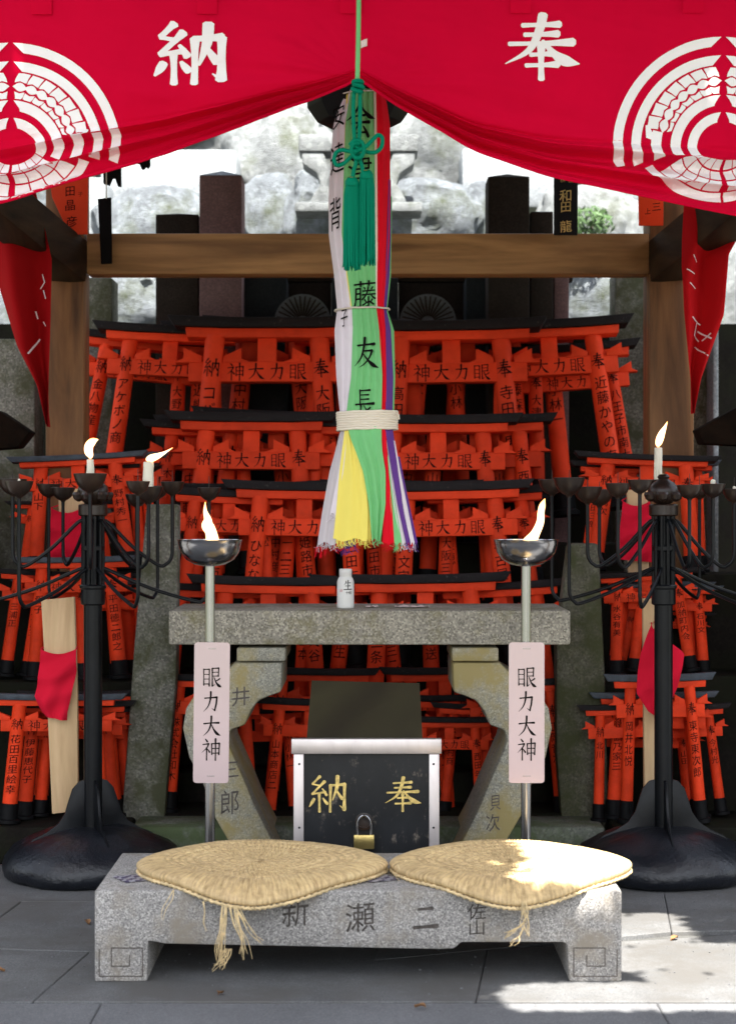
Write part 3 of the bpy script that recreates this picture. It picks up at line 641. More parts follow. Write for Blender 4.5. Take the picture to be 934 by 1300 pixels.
write('gold_character', [('納', XX(416, BD)-XX(465, BD), ZZ(1008, BD), 46/sc, 1.08), ('奉', XX(511, BD)-XX(465, BD), ZZ(1008, BD), 42/sc, 1.12)], flat(.0005), 'gold', t)
b = B(); hx = XX(462, BD)-XX(465, BD); hz = ZZ(1043, BD)
b.lathe([(.001, 0), (.024, 0), (.026, .002), (.026, .003), (.019, .004), (.018, -.004)], n=24); o = obj('keyhole_ring', b, 'rust', t, loc=(hx, -.004, hz), rot=(pi/2, 0, 0))
b = B(); b.lathe([(.018, 0), (.0, .0005)], n=20); obj('keyhole', b, 'ink', t, loc=(hx, -.0012, hz), rot=(pi/2, 0, 0))
t2 = thing('padlock', 'brass padlock hanging from the hasp of the black offertory box', 'padlock', at(462, 1078, BD-.015))
w = 26/sc; h = 18/sc
b = B(); b.box((0, 0, h/2), (w, .018, h)); obj('body', b, 'brass', t2, .003)
b = B(); b.tube(catmull([(-w*.32, 0, h*.9), (-w*.34, 0, h*1.6), (-w*.22, -.002, h*2.15), (0, -.003, h*2.35), (w*.22, -.002, h*2.15), (w*.34, 0, h*1.6), (w*.32, 0, h*.9)], 6), .0033, 10); obj('shackle', b, 'steel', t2)
# ------------------------------------------------------------------ bench
ND = 4.65; sc = F/ND
t = thing('stone_bench', 'low grey granite kneeling bench carved with characters along its front', 'stone bench', (0, ND, 0))
z1 = ZZ(1131, ND)
P = [(120, 1131), (789, 1131), (789, 1247), (722, 1247), (720, 1201), (716, 1197), (585, 1197), (577, 1205), (560, 1206), (210, 1199), (188, 1195), (187, 1247), (120, 1247)]
P = [(XX(x, ND), max(0, ZZ(y, ND))) for x, y in P]; P = [(x, z if z > .004 else 0) for x, z in P]
b = B(); b.prism(P, 0, .515); obj('slab', b, 'bench', t, .007)
cv = [('新', 375, 1156, 46, .8), ('瀬', 457, 1165, 40, 1), ('二', 540, 1164, 40, .85), ('佐', 605, 1158, 22, 1.15), ('山', 605, 1178, 22, 1.1)]
slab_o = [o for o in t.children if o.name.startswith('slab')][0]
def carve(target, items, depth, mat, ox=0, oy=0):
    """cut the characters into the stone and lay the grime in the bottom of the cut"""
    cb = bmesh.new()
    for c, x, z, sz, w in items:
        gv, gf = glyph(c, c == '二'); V0 = [cb.verts.new((x+(a-.5)*sz*w, oy-.004, z+(b_-.5)*sz)) for a, b_, l in gv]
        ff = []
        for f in gf:
            try: ff.append(cb.faces.new([V0[i] for i in f]))
            except ValueError: pass
    r_ = bmesh.ops.extrude_face_region(cb, geom=cb.faces[:])
    for v_ in [g for g in r_['geom'] if isinstance(g, bmesh.types.BMVert)]: v_.co.y += .004+depth
    bmesh.ops.recalc_face_normals(cb, faces=cb.faces[:])
    cm = bpy.data.meshes.new('cut'); cb.to_mesh(cm); cb.free(); cm.materials.append(MT[mat]); co_ = bpy.data.objects.new('cut', cm); C.objects.link(co_); co_.parent = target.parent
    md = target.modifiers.new('cut', 'BOOLEAN'); md.object = co_; md.operation = 'DIFFERENCE'; md.solver = 'EXACT'
    try: md.material_mode = 'TRANSFER'
    except Exception: pass
    bpy.context.view_layer.update(); dg = bpy.context.evaluated_depsgraph_get()
    nm_ = bpy.data.meshes.new_from_object(target.evaluated_get(dg), depsgraph=dg)
    target.modifiers.clear()
    if len(nm_.polygons) > len(target.data.polygons): target.data = nm_
    else: print('CARVE FAILED')
    bpy.data.objects.remove(co_)
carve(slab_o, [(c, XX(x, ND), ZZ(y, ND), s/sc, w) for c, x, y, s, w in cv], .006, 'bline')
def strip(pts, w):
    vs, fs = [], []
    for (a, c) in zip(pts, pts[1:]):
        a, c = Vector(a), Vector(c); dd = (c-a).normalized(); n = Vector((-dd.y, dd.x))*w/2; a = a-dd*w/2; c = c+dd*w/2; k = len(vs)
        vs += [(*(a+n), len(fs)+1), (*(c+n), len(fs)+1), (*(c-n), len(fs)+1), (*(a-n), len(fs)+1)]; fs.append((k+3, k+2, k+1, k))
    return vs, fs
fr = []
for sx, x0, x1 in ((1, 126, 181), (-1, 783, 728)):
    w = abs(x1-x0)
    pts = [(x0, 1206), (x0, 1240), (x1, 1240), (x1, 1204), (x0+sx*w*.28, 1204), (x0+sx*w*.28, 1227), (x0+sx*w*.7, 1227), (x0+sx*w*.7, 1214)]
    fr.append(strip([(XX(x, ND), ZZ(y, ND)) for x, y in pts], .0028))
for f_ in fr: stuff(link('fret_carving', decal('fret_carving', [], flat(0), polys=[f_]), 'bline', t))
# ------------------------------------------------------------------ woven seats
def seat(cx, rx, ryy, label, ph, cd=4.885):
    z0 = z1+.003; T = .036
    t = thing('woven_seat', label, 'seat', (cx, cd, z0), 'round woven straw seats on the stone bench')
    def base(a, r, tt=None):              # plan outline, with the front part drooping past the bench edge
        p = 2/1.66; ca, sa = cos(a), sin(a); wob = 1+.007*sin(3*a+ph)
        x = rx*r*math.copysign(abs(ca)**p, ca)*wob; y = ryy*r*math.copysign(abs(sa)**p, sa)*wob
        e = -(y+.238); over = (sqrt(e*e+.0012)+e)/2-.006 if e > -.09 else 0
        return x, y, -max(0, over)*.50+.003*noise.noise(Vector((x*5+ph, y*5, 0)))
    b = B(); n = 840; rows_ = []; RI = 13; SUB = 7
    for j in range(RI*SUB+1):             # flat woven field: rings of openings between radial ribs
        rr0 = j/(RI*SUB); r = .03+.75*rr0; ring = []; coil = rr0*RI; ci = int(min(coil, RI-1)); fr0 = coil-ci
        gr0 = math.exp(-((fr0-.5)/.20)**2); st = 96 if ci > 6 else 48 if ci > 2 else 24
        for i in range(n):
            a = 2*pi*i/n; x, y, z = base(a, r)
            sn = abs(sin(a*st/2+ci*1.7+.3*sin(a*7+ci))); ga = min(1, max(0, (sn-.22)*3.2))
            dip = T-.009*(1-(r/.8)**2)
            z += dip+.0022*(1-abs(2*fr0-1))*0-.0150*gr0*ga*(.75+.5*noise.noise(Vector((x*22, y*22, ph))))+.0012*sin(a*st+1)*(1-ga)
            ring.append((x, y, z))
        rows_.append(ring)
    NRIM = 26
    for j in range(1, NRIM+1):            # rolled rim wrapped with fine straw
        f = j/NRIM; ring = []
        th = f*pi*.98
        rq = .78+.22*min(1, sin(min(th, pi/2))) if th < pi/2 else 1-.10*(1-sin(th))
        zq = T*(.5+.5*cos(th)) if th > pi/2 else T*(.5+.5*cos(th)**.8)
        for i in range(n):
            a = 2*pi*i/n; x, y, z = base(a, rq)
            fib = .0011*sin(a*168+.6*sin(a*31)+f*1.2)+.0010*noise.noise(Vector((a*60, f*2, ph)))
            ring.append((x*(1+fib*1.5*sin(th)), y*(1+fib*1.5*sin(th)), z+zq+fib*abs(cos(th))))
        rows_.append(ring)
    for ring in rows_: b.v += ring
    for j in range(len(rows_)-1):
        for i in range(n): b.f.append((j*n+i, j*n+(i+1) % n, (j+1)*n+(i+1) % n, (j+1)*n+i))
    b.f.append(tuple(range(n))[::-1]); b.f.append(tuple((len(rows_)-1)*n+i for i in range(n)))
    obj('weave', b, 'seat', t, smooth=80)
    # edge cord
    b = B(); pts = []
    for i in range(361):
        a = 2*pi*i/360; x, y, z = base(a, .99); pts.append((x, y, z+.004+.0012*sin(i*1.9)))
    b.tube(pts, [.0042+.0012*sin(i*2.3) for i in range(361)], 6, cap=False); obj('rim_cord', b, 'straw', t)
    # loose straws
    rr = random.Random(int(ph*10)); 
    b = B()
    for k in range(16):
        a = rr.uniform(0, 2*pi); x, y, z = base(a, rr.uniform(.6, .95)); z += T*.75; dx, dy = rr.uniform(-.02, .02), rr.uniform(-.015, .015)
        b.tube(catmull([(x, y, z+.002), (x+dx*.5, y+dy*.5, z+rr.uniform(.004, .012)), (x+dx, y+dy, z+rr.uniform(-.002, .012))], 3), .0006, 4)
    stuff(obj('loose_straw', b, 'straw', t))
    return t
S1 = seat(XX(332, 4.885), .322, .315, 'left woven straw seat on the bench, entirely in shade', 1.0)
S2 = seat(XX(647, 4.885), .310, .315, 'right woven straw seat on the bench, its right half in bright sun', 2.3)
def straw_bits(parent, cx, spec, seed):
    rr = random.Random(seed); b = B()
    for (x, y0, y1, dx, n, sp) in spec:
        for k in range(n):
            xa = x+rr.uniform(-sp, sp); d = 4.565
            pts = [at(xa, y0, d), at(xa+rr.uniform(-3, 3)+dx*.3, y0+(y1-y0)*.35, d-.006), at(xa+dx*.7+rr.uniform(-6, 6), y0+(y1-y0)*.7, d-.01+rr.uniform(-.01, .01)), at(xa+dx+rr.uniform(-sp, sp), y1+rr.uniform(-6, 6), d-.01)]
            b.tube([p-Vector(parent.location) for p in catmull(pts, 6)], [.0014-.0009*i/18 for i in range(19)], 5)
    stuff(obj('straw_fringe', b, 'straw', parent))
straw_bits(S1, 0, [(285, 1150, 1226, -6, 12, 4), (296, 1150, 1215, 14, 8, 6), (300, 1150, 1200, 34, 4, 5), (222, 1130, 1165, -14, 2, 2), (258, 1145, 1182, 4, 2, 1), (290, 1205, 1230, -14, 9, 5)], 1)
straw_bits(S2, 0, [(664, 1145, 1186, 3, 8, 3), (664, 1172, 1188, -24, 6, 2), (664, 1178, 1204, -14, 3, 2), (505, 1098, 1116, 3, 1, 1)], 2)
for x, y, lb in ((478, 4.80, 'patterned indigo cloth scrap under the gap between the two seats'), (172, 4.80, 'patterned indigo cloth scrap poking out under the left seat')):
    b = B(); ns = x
    b.grid(lambda a, c: ((a-.5)*.09, (c-.5)*.09, .001+.004*abs(noise.noise(Vector((a*5+ns, c*5, 0))))), 16, 16)
    m, N, L, Pp = new_mat('indigo_print'); v = coords(N, L, (60, 60, 1)); ck = N.new('ShaderNodeTexChecker'); ck.inputs['Scale'].default_value = 1; L.new(v, ck.inputs[0])
    ck.inputs[1].default_value = (.30, .29, .32, 1); ck.inputs[2].default_value = (.06, .05, .10, 1); L.new(ck.outputs[0], Pp.inputs['Base Color'])
    o = obj('cloth_scrap', b, m, loc=(XX(x, y), y, z1+.0008), rot=(0, 0, .5)); tag(o, lb, 'cloth')
# ------------------------------------------------------------------ steel fire bowls with sign plates
def flame_mesh(pts, name='flame'):
    b = B(); b.tube(catmull([p[:3] for p in pts], 6), [max(.0004, q[3]) for q in [Vector(p).to_4d() if False else p for p in [tuple(x) for x in catmull4(pts, 6)]]], 12); return b
def catmull4(P, n):
    out = []
    for i in range(len(P)-1):
        p0, p1, p2, p3 = P[max(i-1, 0)], P[i], P[i+1], P[min(i+2, len(P)-1)]
        for k in range(n):
            t = k/n; out.append(tuple(.5*((2*b_)+(c_-a_)*t+(2*a_-5*b_+4*c_-d_)*t*t+(3*b_-a_-3*c_+d_)*t**3) for a_, b_, c_, d_ in zip(p0, p1, p2, p3)))
    out.append(tuple(P[-1])); return out
def torch(px, fl, label, flabel, tilt):
    d = 5.4; u = d/F; X0 = XX(px, d)
    t = thing('fire_bowl_stand', label, 'fire bowl stand', (X0, d, 0), 'steel fire bowls on poles')
    b = B(); b.lathe([(6.3*u, 0), (6.3*u, ZZ(716, d))], n=24); obj('pole', b, 'steel', t)
    b = B(); b.lathe([(.11, 0), (.11, .012), (.04, .03), (.018, .045)], n=28); obj('foot', b, 'steel', t)
    zb = ZZ(718, d); 
    out = [(7*u, -1*u), (20*u, 1.5*u), (31*u, 8*u), (37.5*u, 17*u), (40*u, 27*u), (41*u, 32*u), (41.8*u, 33*u)]
    inn = [(40.6*u, 33*u), (39*u, 27*u), (36*u, 17.5*u), (29.5*u, 9.5*u), (18*u, 4*u), (0, 3*u)]
    b = B(); b.lathe(out+inn, (0, 0, zb), 56); obj('bowl', b, 'steel', t, smooth=50)
    b = B(); b.lathe([(26*u, 12*u), (14*u, 14.5*u), (0, 13*u)], (0, 0, zb), 24, .1); obj('ash', b, 'bowlin', t)
    xs = 45*u; zt, zb2 = ZZ(815, d), ZZ(993, d); r = .009; pl = []
    for cxx, czz, a0 in ((xs/2-r, zt-r, 0), (-xs/2+r, zt-r, 90), (-xs/2+r, zb2+r, 180), (xs/2-r, zb2+r, 270)):
        for k in range(5): a = radians(a0+k*22.5); pl.append((cxx+r*cos(a), czz+r*sin(a)))
    b = B(); b.prism(pl, -.022, -.019); s = obj('sign_plate', b, 'plate', t, rot=(0, radians(tilt), 0))
    write('character', [(c, 0, ZZ(y, d), 27*u, .9) for c, y in zip('眼力大神', (859, 890, 921, 950))], flat(-.022), 'ink', s)
    for z in (zt-.018, zb2+.02):
        b = B(); b.box((0, -.0228, z), (.022, .0012, .0015)); obj('staple', b, 'steel', s)
    z0 = zb+13*u
    b = B(); cv = catmull4([(x*u, yy*u, z*u, r*u) for x, yy, z, r in fl], 6); b.tube([c[:3] for c in cv], [max(.0004, c[3]) for c in cv], 14)
    f = obj('flame', b, 'flame', loc=(X0, d, z0), smooth=80); tag(f, flabel, 'flame', 'open flames in the steel bowls')
torch(266.5, [(0, 0, 0, 9), (2, 0, 8, 11), (3, 0, 18, 9), (1, 0, 30, 7.5), (-3, 0, 38, 8), (-3, 0, 46, 5), (-6, 0, 56, 2.6), (-6, 0, 68, .3)],
      'left steel pole with fire bowl and pinkish name plate', 'broad upright flame rising from the left steel bowl', .6)
torch(667.5, [(-6, 0, 2, 5), (-1, 0, 10, 8), (5, 0, 17, 9), (12, 0, 28, 6), (18, 0, 42, 5), (19, 0, 55, 4.5), (21, 0, 64, 4), (24, 0, 72, .3)],
      'right steel pole with fire bowl, sun glare on its name plate', 'slender bent flame rising from the right steel bowl', 0)
# ------------------------------------------------------------------ candelabra
def candelabra(px, yaw, up, low, label, d=6.02):
    X0 = XX(px, d); u = d/F
    t = thing('candle_stand', label, 'candle stand', (X0, d, 0), 'black iron candle stands flanking the table')
    b = B(); b.lathe([(.258, 0), (.278, .014), (.284, .036), (.278, .060), (.255, .088), (.21, .114), (.15, .138), (.08, .153), (.0, .157)], n=72, wob=.035)
    b.v = [(x, y, z+(.010*noise.noise(Vector((x*12, y*12, z*12)))+.004*noise.noise(Vector((x*34, y*34, z*34))) if z > .01 else 0)) for x, y, z in b.v]
    obj('base', b, 'iron', t, smooth=80)
    fin = [(.0, .10), (.215, .07), (.213, .105), (.19, .125), (.15, .143), (.112, .168), (.090, .20), (.078, .24), (.066, .275), (.045, .298), (.02, .305), (.0, .306)]
    for k in range(4):
        b = B(); b.prism(fin, -.004, .004, Matrix.Rotation(radians(yaw+k*90), 4, 'Z')); obj('fin', b, 'ironpipe', t, .0012)
    zt = ZZ(655, d); zu = ZZ(662, d); zl = ZZ(722, d)
    b = B(); b.lathe([(.029, .12), (.029, ZZ(765, d)), (.024, ZZ(764, d)), (.024, zt)], n=28); obj('pole', b, 'ironpipe', t)
    for za, zb_, r in ((ZZ(768, d), ZZ(745, d), .038), (ZZ(700, d), ZZ(692, d), .036), (ZZ(655, d), ZZ(640, d), .046), (ZZ(748, d), ZZ(742, d), .042)):
        b = B(); b.lathe([(.024, za), (r-.004, za), (r, za+.004), (r, zb_-.004), (r-.004, zb_), (.02, zb_)], n=28); obj('collar', b, 'rust' if r > .045 else 'ironpipe', t)
    for k in range(10):
        a = 2*pi*k/10
        b = B(); b.tube([(.031*cos(a), .031*sin(a), ZZ(742, d)), (.031*cos(a), .031*sin(a), zt)], .0065, 8); obj('rib', b, 'ironpipe', t)
    zb0 = ZZ(640, d)
    b = B(); b.lathe([(.022, 0), (.030, .006), (.045, .022), (.050, .038), (.046, .055), (.033, .068), (.020, .076), (.016, .080), (.020, .086), (.014, .094), (0, .097)], (0, 0, zb0), 28); obj('finial', b, 'rust', t)
    b = B()
    for k in range(6):   # lotus petals under the finial
        a = 2*pi*k/6+.3; b.lathe([(.004, 0), (.016, .008), (.021, .022), (.018, .030)], (.045*cos(a), .045*sin(a), zb0+.008), 10)
    obj('petals', b, 'rust', t)
    bowls = {}
    for tier, (lst, z_at, z_lo, za, rr0) in enumerate(((up, zu, ZZ(716, d), ZZ(632, d), .03), (low, zl, ZZ(762, d), ZZ(630, d), .03))):
        for az, r, dz in lst:
            a = radians(az); dirv = Vector((cos(a), sin(a), 0))
            def pt(q, z): return (dirv.x*q, dirv.y*q, z)
            zz = za+dz+.014*sin(az*1.7+tier*2); bs = .80+.14*sin(az*2.3+1+px); n0 = .028
            P = [pt(n0, z_at), pt(n0+.02, z_at-.004), pt(n0+(r-n0)*.45, z_at+(z_lo-z_at)*.62), pt(r-.045, z_lo-.004), pt(r-.018, z_lo), pt(r-.003, z_lo+.02), pt(r, z_lo+.05), pt(r, (z_lo+zz)/2), pt(r, zz)]
            b = B(); b.tube(catmull(P, 5), .0058, 10); arm = obj('arm', b, 'ironpipe', t)
            s = 1.0; c = pt(r, zz)
            b = B(); b.lathe([(q_*bs, z_*bs) for q_, z_ in [(.008, -.012), (.011, -.004), (.024, .002), (.038, .014), (.048, .032), (.0535, .050), (.055, .056), (.0525, .057), (.047, .036), (.035, .020), (.02, .012), (0, .011)]], c, 26)
            obj('bowl', b, 'rust', arm, smooth=60)
            b = B(); b.tube([(c[0], c[1], c[2]+.012), (c[0], c[1], c[2]+.075)], [.002, .0007], 6); obj('spike', b, 'rust', arm)
            bowls[(tier, az)] = Vector((X0+c[0], d+c[1], c[2]+.014))
    return bowls
BL = candelabra(118, 22, [(8, .25, 0), (-38, .245, .0), (-84, .22, .006), (122, .24, -.006), (186, .25, .0), (62, .24, -.012)],
                [(2, .366, .0), (62, .36, -.01), (122, .36, -.01), (182, .366, 0), (242, .37, .012), (300, .36, .004)], 'left black iron candle stand with domed base and two lit candles')
BRr = candelabra(842, 0, [(-78, .22, .006), (-50, .20, 0), (-15, .22, -.006), (86, .20, .008), (180, .24, 0), (226, .24, -.008), (140, .24, -.012)],
                [(158, .366, .004), (200, .33, .0), (250, .36, .012), (310, .36, .006), (12, .366, 0), (62, .36, -.01)], 'right black iron candle stand with domed base and one tall lit candle')
def candle(p, h, r, label, fl=None, flabel=None, seed=1, melted=False):
    t = thing('candle', label, 'candle', p, 'candles on the iron stands')
    rr = random.Random(seed); b = B(); prof = []
    n = 8
    for k in range(n+1): prof.append((r*(1+.06*rr.uniform(-1, 1)), h*k/n))
    prof.append((r*.8, h+.002)); prof.append((0, h-.002 if not melted else h+.004))
    b.lathe(prof, n=16, wob=.12)
    for k in range(5):
        a = rr.uniform(0, 2*pi); z = h*rr.uniform(.3, .95); b.tube([(r*cos(a), r*sin(a), z), (r*1.08*cos(a), r*1.08*sin(a), z*.5), (r*cos(a), r*sin(a), .002)], [.0012, .0022, .0016], 6)
    b.lathe([(r*1.9, 0), (r*1.5, .005), (r*.9, .009)], n=14, wob=.3)
    obj('wax', b, 'wax', t, smooth=60)
    b = B(); b.tube([(0, 0, h-.003), (.001, 0, h+.008)], .0009, 5); obj('wick', b, 'ink', t)
    if fl:
        u = 6/F; cv = catmull4([(x*u, 0, h+.003+z*u, q*u) for x, z, q in fl], 6)
        b = B(); b.tube([c[:3] for c in cv], [max(.0003, c[3]) for c in cv], 12); f = obj('flame', b, 'flame', t, smooth=80)
    return t
candle(BL[(0, -84)], .080, .010, 'short lit candle on the front bowl of the left stand, curling flame', [(0, 0, 1), (0, 4, 4), (-2, 10, 5.5), (-1, 17, 5.5), (4, 22, 4.5), (10, 24, .3)], seed=2)
candle(BL[(0, -38)]+Vector((0, 0, .01)), .098, .0155, 'thick lit candle on the left stand, flame blown to the right', [(0, 0, 1), (0, 2, 4), (4, 4, 5), (12, 7, 3.6), (20, 11, 1.6), (30, 17, .2)], seed=3)
candle(BL[(0, 8)], .022, .005, 'melted stub of wax on the right-hand bowl of the left stand', seed=4, melted=True)
candle(BL[(1, 242)], .034, .004, 'thin burnt candle stub on the near left bowl of the left stand', seed=5, melted=True)
candle(BL[(0, 62)], .05, .008, 'unlit stub behind the finial of the left stand', seed=9, melted=True)
candle(BRr[(0, 86)], .128, .0125, 'tall lit candle behind the finial of the right stand', [(0, 0, 1), (0, 4, 4), (2, 11, 5.2), (5, 19, 4.2), (9, 27, 2), (12, 34, .2)], seed=6)
candle(BRr[(0, -50)], .036, .008, 'melted twin-peaked stub on the right stand, right of the pole', seed=7, melted=True)
candle(BRr[(0, -15)], .03, .005, 'small stub on the outer right bowl of the right stand', seed=8, melted=True)
candle(BRr[(0, 180)], .022, .008, 'low melted stub on the left bowl of the right stand', seed=11, melted=True)
# ------------------------------------------------------------------ curtain
BDc = 5.05; u5 = BDc/F; ZT = ZZ(-14, BDc); XM = 1.75
HEM = [(-900, 380), (-400, 330), (0, 259), (100, 228), (200, 199), (300, 165), (400, 126), (440, 108), (454, 99), (470, 110), (500, 130), (600, 190), (700, 224), (800, 248), (934, 276), (1300, 335), (1800, 390)]
def hem(x): return interp(HEM, x)
def smo(x):                                    # smoothed hem
    return sum(hem(x+q) for q in (-14, -7, 0, 7, 14))/5 if abs(x-454) > 20 else hem(x)
def cur(u, s, lift=0.0):
    """u: photo x at curtain distance; s: cloth height measured down from y=0 (px). returns xyz"""
    dx = abs(u-454); zone = 14+.155*min(dx, 600); b = smo(u); y0 = b-zone; ext = 1.0+.55*min(1, dx/300)     # cloth used up inside the fold zone
    if s <= y0: y = s; q = 0
    else:
        q = min(1.0, (s-y0)/(zone*ext)); y = y0+zone*q
    am = min(1, dx/120)
    ph = q*2.5*2*pi
    dep = 0
    if q > 0:
        dep = -(.005+.024*am)*(sin(ph-1.2)+.35*sin(2.1*ph+u*.006))*min(1, q*5)*(1-.25*q)
        y += .10*zone*ext*sin(ph)/3*min(1, q*4)*min(1, (1-q)*4)
    # long soft tension folds fanning out of the knot
    r = math.hypot(u-454, (s-100)); ang = atan2(s-100, (454-u) if u < 454 else (u-454))
    dep += -.010*am*math.exp(-((y0-s)/60)**2 if s < y0 else 0)*sin(ang*26+.4)*.5
    dep += .012*sin(u*.011+1.0)*min(1, max(0, s+20)/160)+.006*sin(u*.027+s*.01)
    dep += .010*noise.noise(Vector((u*.006, s*.022-u*.005, 1.7)))+.0045*noise.noise(Vector((u*.014, s*.06-u*.012, 3.7)))+.0022*noise.noise(Vector((u*.05, s*.03, 4.2)))+.0012*noise.noise(Vector((u*.15, s*.15, 9)))
    for lx in (53, 263, 445, 660, 878): dep += -.006*math.exp(-((u-lx)/22)**2)*math.exp(-(s+16)/70)
    p = Vector((XX(u, BDc), BDc+dep, ZZ(y, BDc)))
    p.y -= lift
    return p
t = thing('curtain', 'crimson shrine curtain with white characters and round rice-ear crests, tied up in the middle', 'curtain')
b = B(); NU, NV = 700, 120
xs_ = [-800+2534*i/NU for i in range(NU+1)]
for j in range(NV+1):
    for i, x in enumerate(xs_):
        dx = abs(x-454); zone = 14+.155*min(dx, 600); y0 = smo(x)-zone; ext = 1.0+.55*min(1, dx/300)
        f = j/NV
        s = -16+(y0+16)*(f/.4) if f < .4 else y0+zone*ext*(f-.4)/.6
        b.v.append(tuple(cur(x, s)))
for j in range(NV):
    for i in range(NU): a = j*(NU+1)+i; b.f.append((a, a+1, a+NU+2, a+NU+1))
obj('cloth', b, 'red', t, smooth=80)
# seam roll along the hem
b = B(); pts = []
for i in range(0, NU+1, 2):
    x = xs_[i]; dx = abs(x-454); zone = 14+.155*min(dx, 600); ext = 1.0+.55*min(1, dx/300); p = cur(x, smo(x)-zone+zone*ext); pts.append(p)
b.tube(pts, .004, 6); obj('hem_cord', b, 'red', t, smooth=80)
for x in (53, 263, 445, 660, 878):
    b = B(); o_ = cur(x, 5); b.box((o_.x, o_.y-.004, ZZ(0, BDc)), (26*u5, .003, 36*u5)); obj('loop', b, 'red', t, .001)
b = B(); b.tube([(-1.78, BDc, ZZ(-18, BDc)), (1.78, BDc, ZZ(-18, BDc))], .012, 10); rod = obj('curtain_rod', b, 'pale', t)
LF = lambda u, v, l: cur(u, -v, .0025+l)
for nm, ch, cx_, cy_, sz, wf in (('lettering', '納', 241, 68, 78, 1.22), ('lettering', '奉', 687, 58, 80, 1.22)):
    gv, gf = glyph(ch)
    # heavier brush for the banner
    vs = list(gv); hv = 1.55 if ch == '納' else 1.28
    for f in gf:
        pass
    o2 = []
    for k in range(0, len(vs), 2):
        a, c = Vector(vs[k][:2]), Vector(vs[k+1][:2]); mm = (a+c)/2; o2 += [(*(mm+(a-mm)*hv), vs[k][2]), (*(mm+(c-mm)*hv), vs[k][2])]
    vs = [(cx_+(x-.5)*sz*wf, -cy_+(y-.5)*sz, l) for x, y, l in o2]
    link(nm, decal(nm, [], LF, (8, 8), polys=[(vs, gf)]), 'print', t)
def crest(cx, cy, sgn=1):
    polys = []; R = 140.0
    def P(a, r): return (cx+cos(radians(a))*r, -cy+sin(radians(a))*r)
    def arc(a0, a1, r0, r1, n=16, tip0=0, tip1=0):
        vs = []; fs = []
        for i in range(n+1):
            f = i/n; ra, rb = r0, r1
            aa = a0+(a1-a0)*f; ab = aa
            if tip0 and i == 0: aa += tip0
            if tip0 and i == 1: aa += tip0*.35
            vs += [(*P(aa, ra), 1), (*P(ab, rb), 1)]
        for i in range(n):
            q = (2*i, 2*i+1, 2*i+3, 2*i+2); fs.append(q if (a1 > a0) else q[::-1])
        polys.append((vs, fs))
    def poly(pts):
        ar = sum(pts[i][0]*pts[(i+1) % len(pts)][1]-pts[(i+1) % len(pts)][0]*pts[i][1] for i in range(len(pts)))
        if ar < 0: pts = pts[::-1]
        mx_ = sum(p[0] for p in pts)/len(pts); my_ = sum(p[1] for p in pts)/len(pts); pts = [(mx_+(p[0]-mx_)*.955, my_+(p[1]-my_)*.955) for p in pts]
        polys.append(([(x, y, 1) for x, y in pts], [tuple(range(len(pts)))]))
    for s in (1, -1):
        A = lambda a: 90+s*a
        for r0, r1, g_, a1 in ((128, 140, 1.2, 106), (105, 117, 1.5, 108), (54, 67, 3, 112), (33, 45, 4, 118)):
            arc(A(g_), A(a1), r0, r1, 22, tip0=s*(6 if r0 > 100 else 12))
        arc(A(76), A(110), 79, 92, 8)
        for k in range(7):    # rice ear: outer husks, pointed grains, inner husks
            a = 3.5+k*10.3; rm = 84-.7*k
            poly([P(A(a-.8), rm+6), P(A(a-.2), rm+11), P(A(a+1.8), 103), P(A(a+6), 103.4-.4*k), P(A(a+11), 103-.4*k), P(A(a+10), rm+13), P(A(a+9.2), rm+6.2), P(A(a+7.0), rm+6.6), P(A(a+3.6), rm+8.2)])
            poly([P(A(a-2.6+14.0*q/8), rm+1.2-1.6*q/8+6.2*sin(pi*q/8)**1.2) for q in range(9)]+[P(A(a+11.4-14.0*q/8), rm-.4+1.6*q/8-5.6*sin(pi*q/8)**1.2) for q in range(1, 8)])
            poly([P(A(a-.6), rm-5.2), P(A(a+4.4), rm-7.4), P(A(a+9.4), rm-5.0), P(A(a+9.0), 73), P(A(a+7.2), 69), P(A(a+.2), 69), P(A(a-1.8 if k else a+.8), 70)])
        poly([P(A(77), 93), P(A(73), 99), P(A(74), 103), P(A(83), 99), P(A(84), 92), P(A(80), 88)])
        # bound lower half: bands crossed by rays
        for r0, r1 in ((33, 45.5), (47, 60), (61.5, 74), (75.5, 92)):
            a = 120
            while a < 178:
                arc(A(a), A(min(a+13.2, 179)), r0+(0 if r0 < 40 else (a-120)*.02), r1, 4); a += 14.6
        arc(A(112), A(179), 94, 106, 14)
    return polys
for cx_, cy_ in ((13, 193), (917, 188)):
    stuff(link('crest', decal('crest', [], LF, (7, 7), polys=crest(cx_, cy_)), 'print', t))
# ------------------------------------------------------------------ suzu bell and hanging cloths
HD = 5.55; uh = HD/F; XC = XX(463, HD)
t = thing('shrine_bell', 'dark bronze bell hanging behind the knot of the curtain', 'bell', (XX(456, HD+.08), HD+.10, ZZ(160, HD+.1)))
b = B(); b.lathe([(.0, .004), (.10, .0), (.125, .012), (.155, .055), (.155, .075), (.16, .08), (.16, .095), (.155, .10), (.15, .16), (.10, .22), (.03, .245), (0, .245)], n=8); obj('body', b, 'black', t, .003, smooth=30)
b = B(); b.tube([(0, 0, .24), (0, 0, .53)], .012, 10); obj('hanger', b, 'rust', t)
SIL = [(118, 436, 489), (160, 424, 495), (250, 417.5, 497), (300, 418, 497), (350, 424, 495.5), (391, 428.5, 491), (396, 428.5, 491), (420, 425.5, 499), (450, 426, 501), (480, 428, 501), (519, 432, 500), (548, 433, 499.5), (575, 425, 507), (600, 418, 513), (650, 409, 521), (690, 403, 528)]
def sil(y): return interp([(a, l) for a, l, r in SIL], y), interp([(a, r) for a, l, r in SIL], y)
def pinch(y): return math.exp(-((y-393)/9)**2)*.5+math.exp(-((y-533)/16)**2)
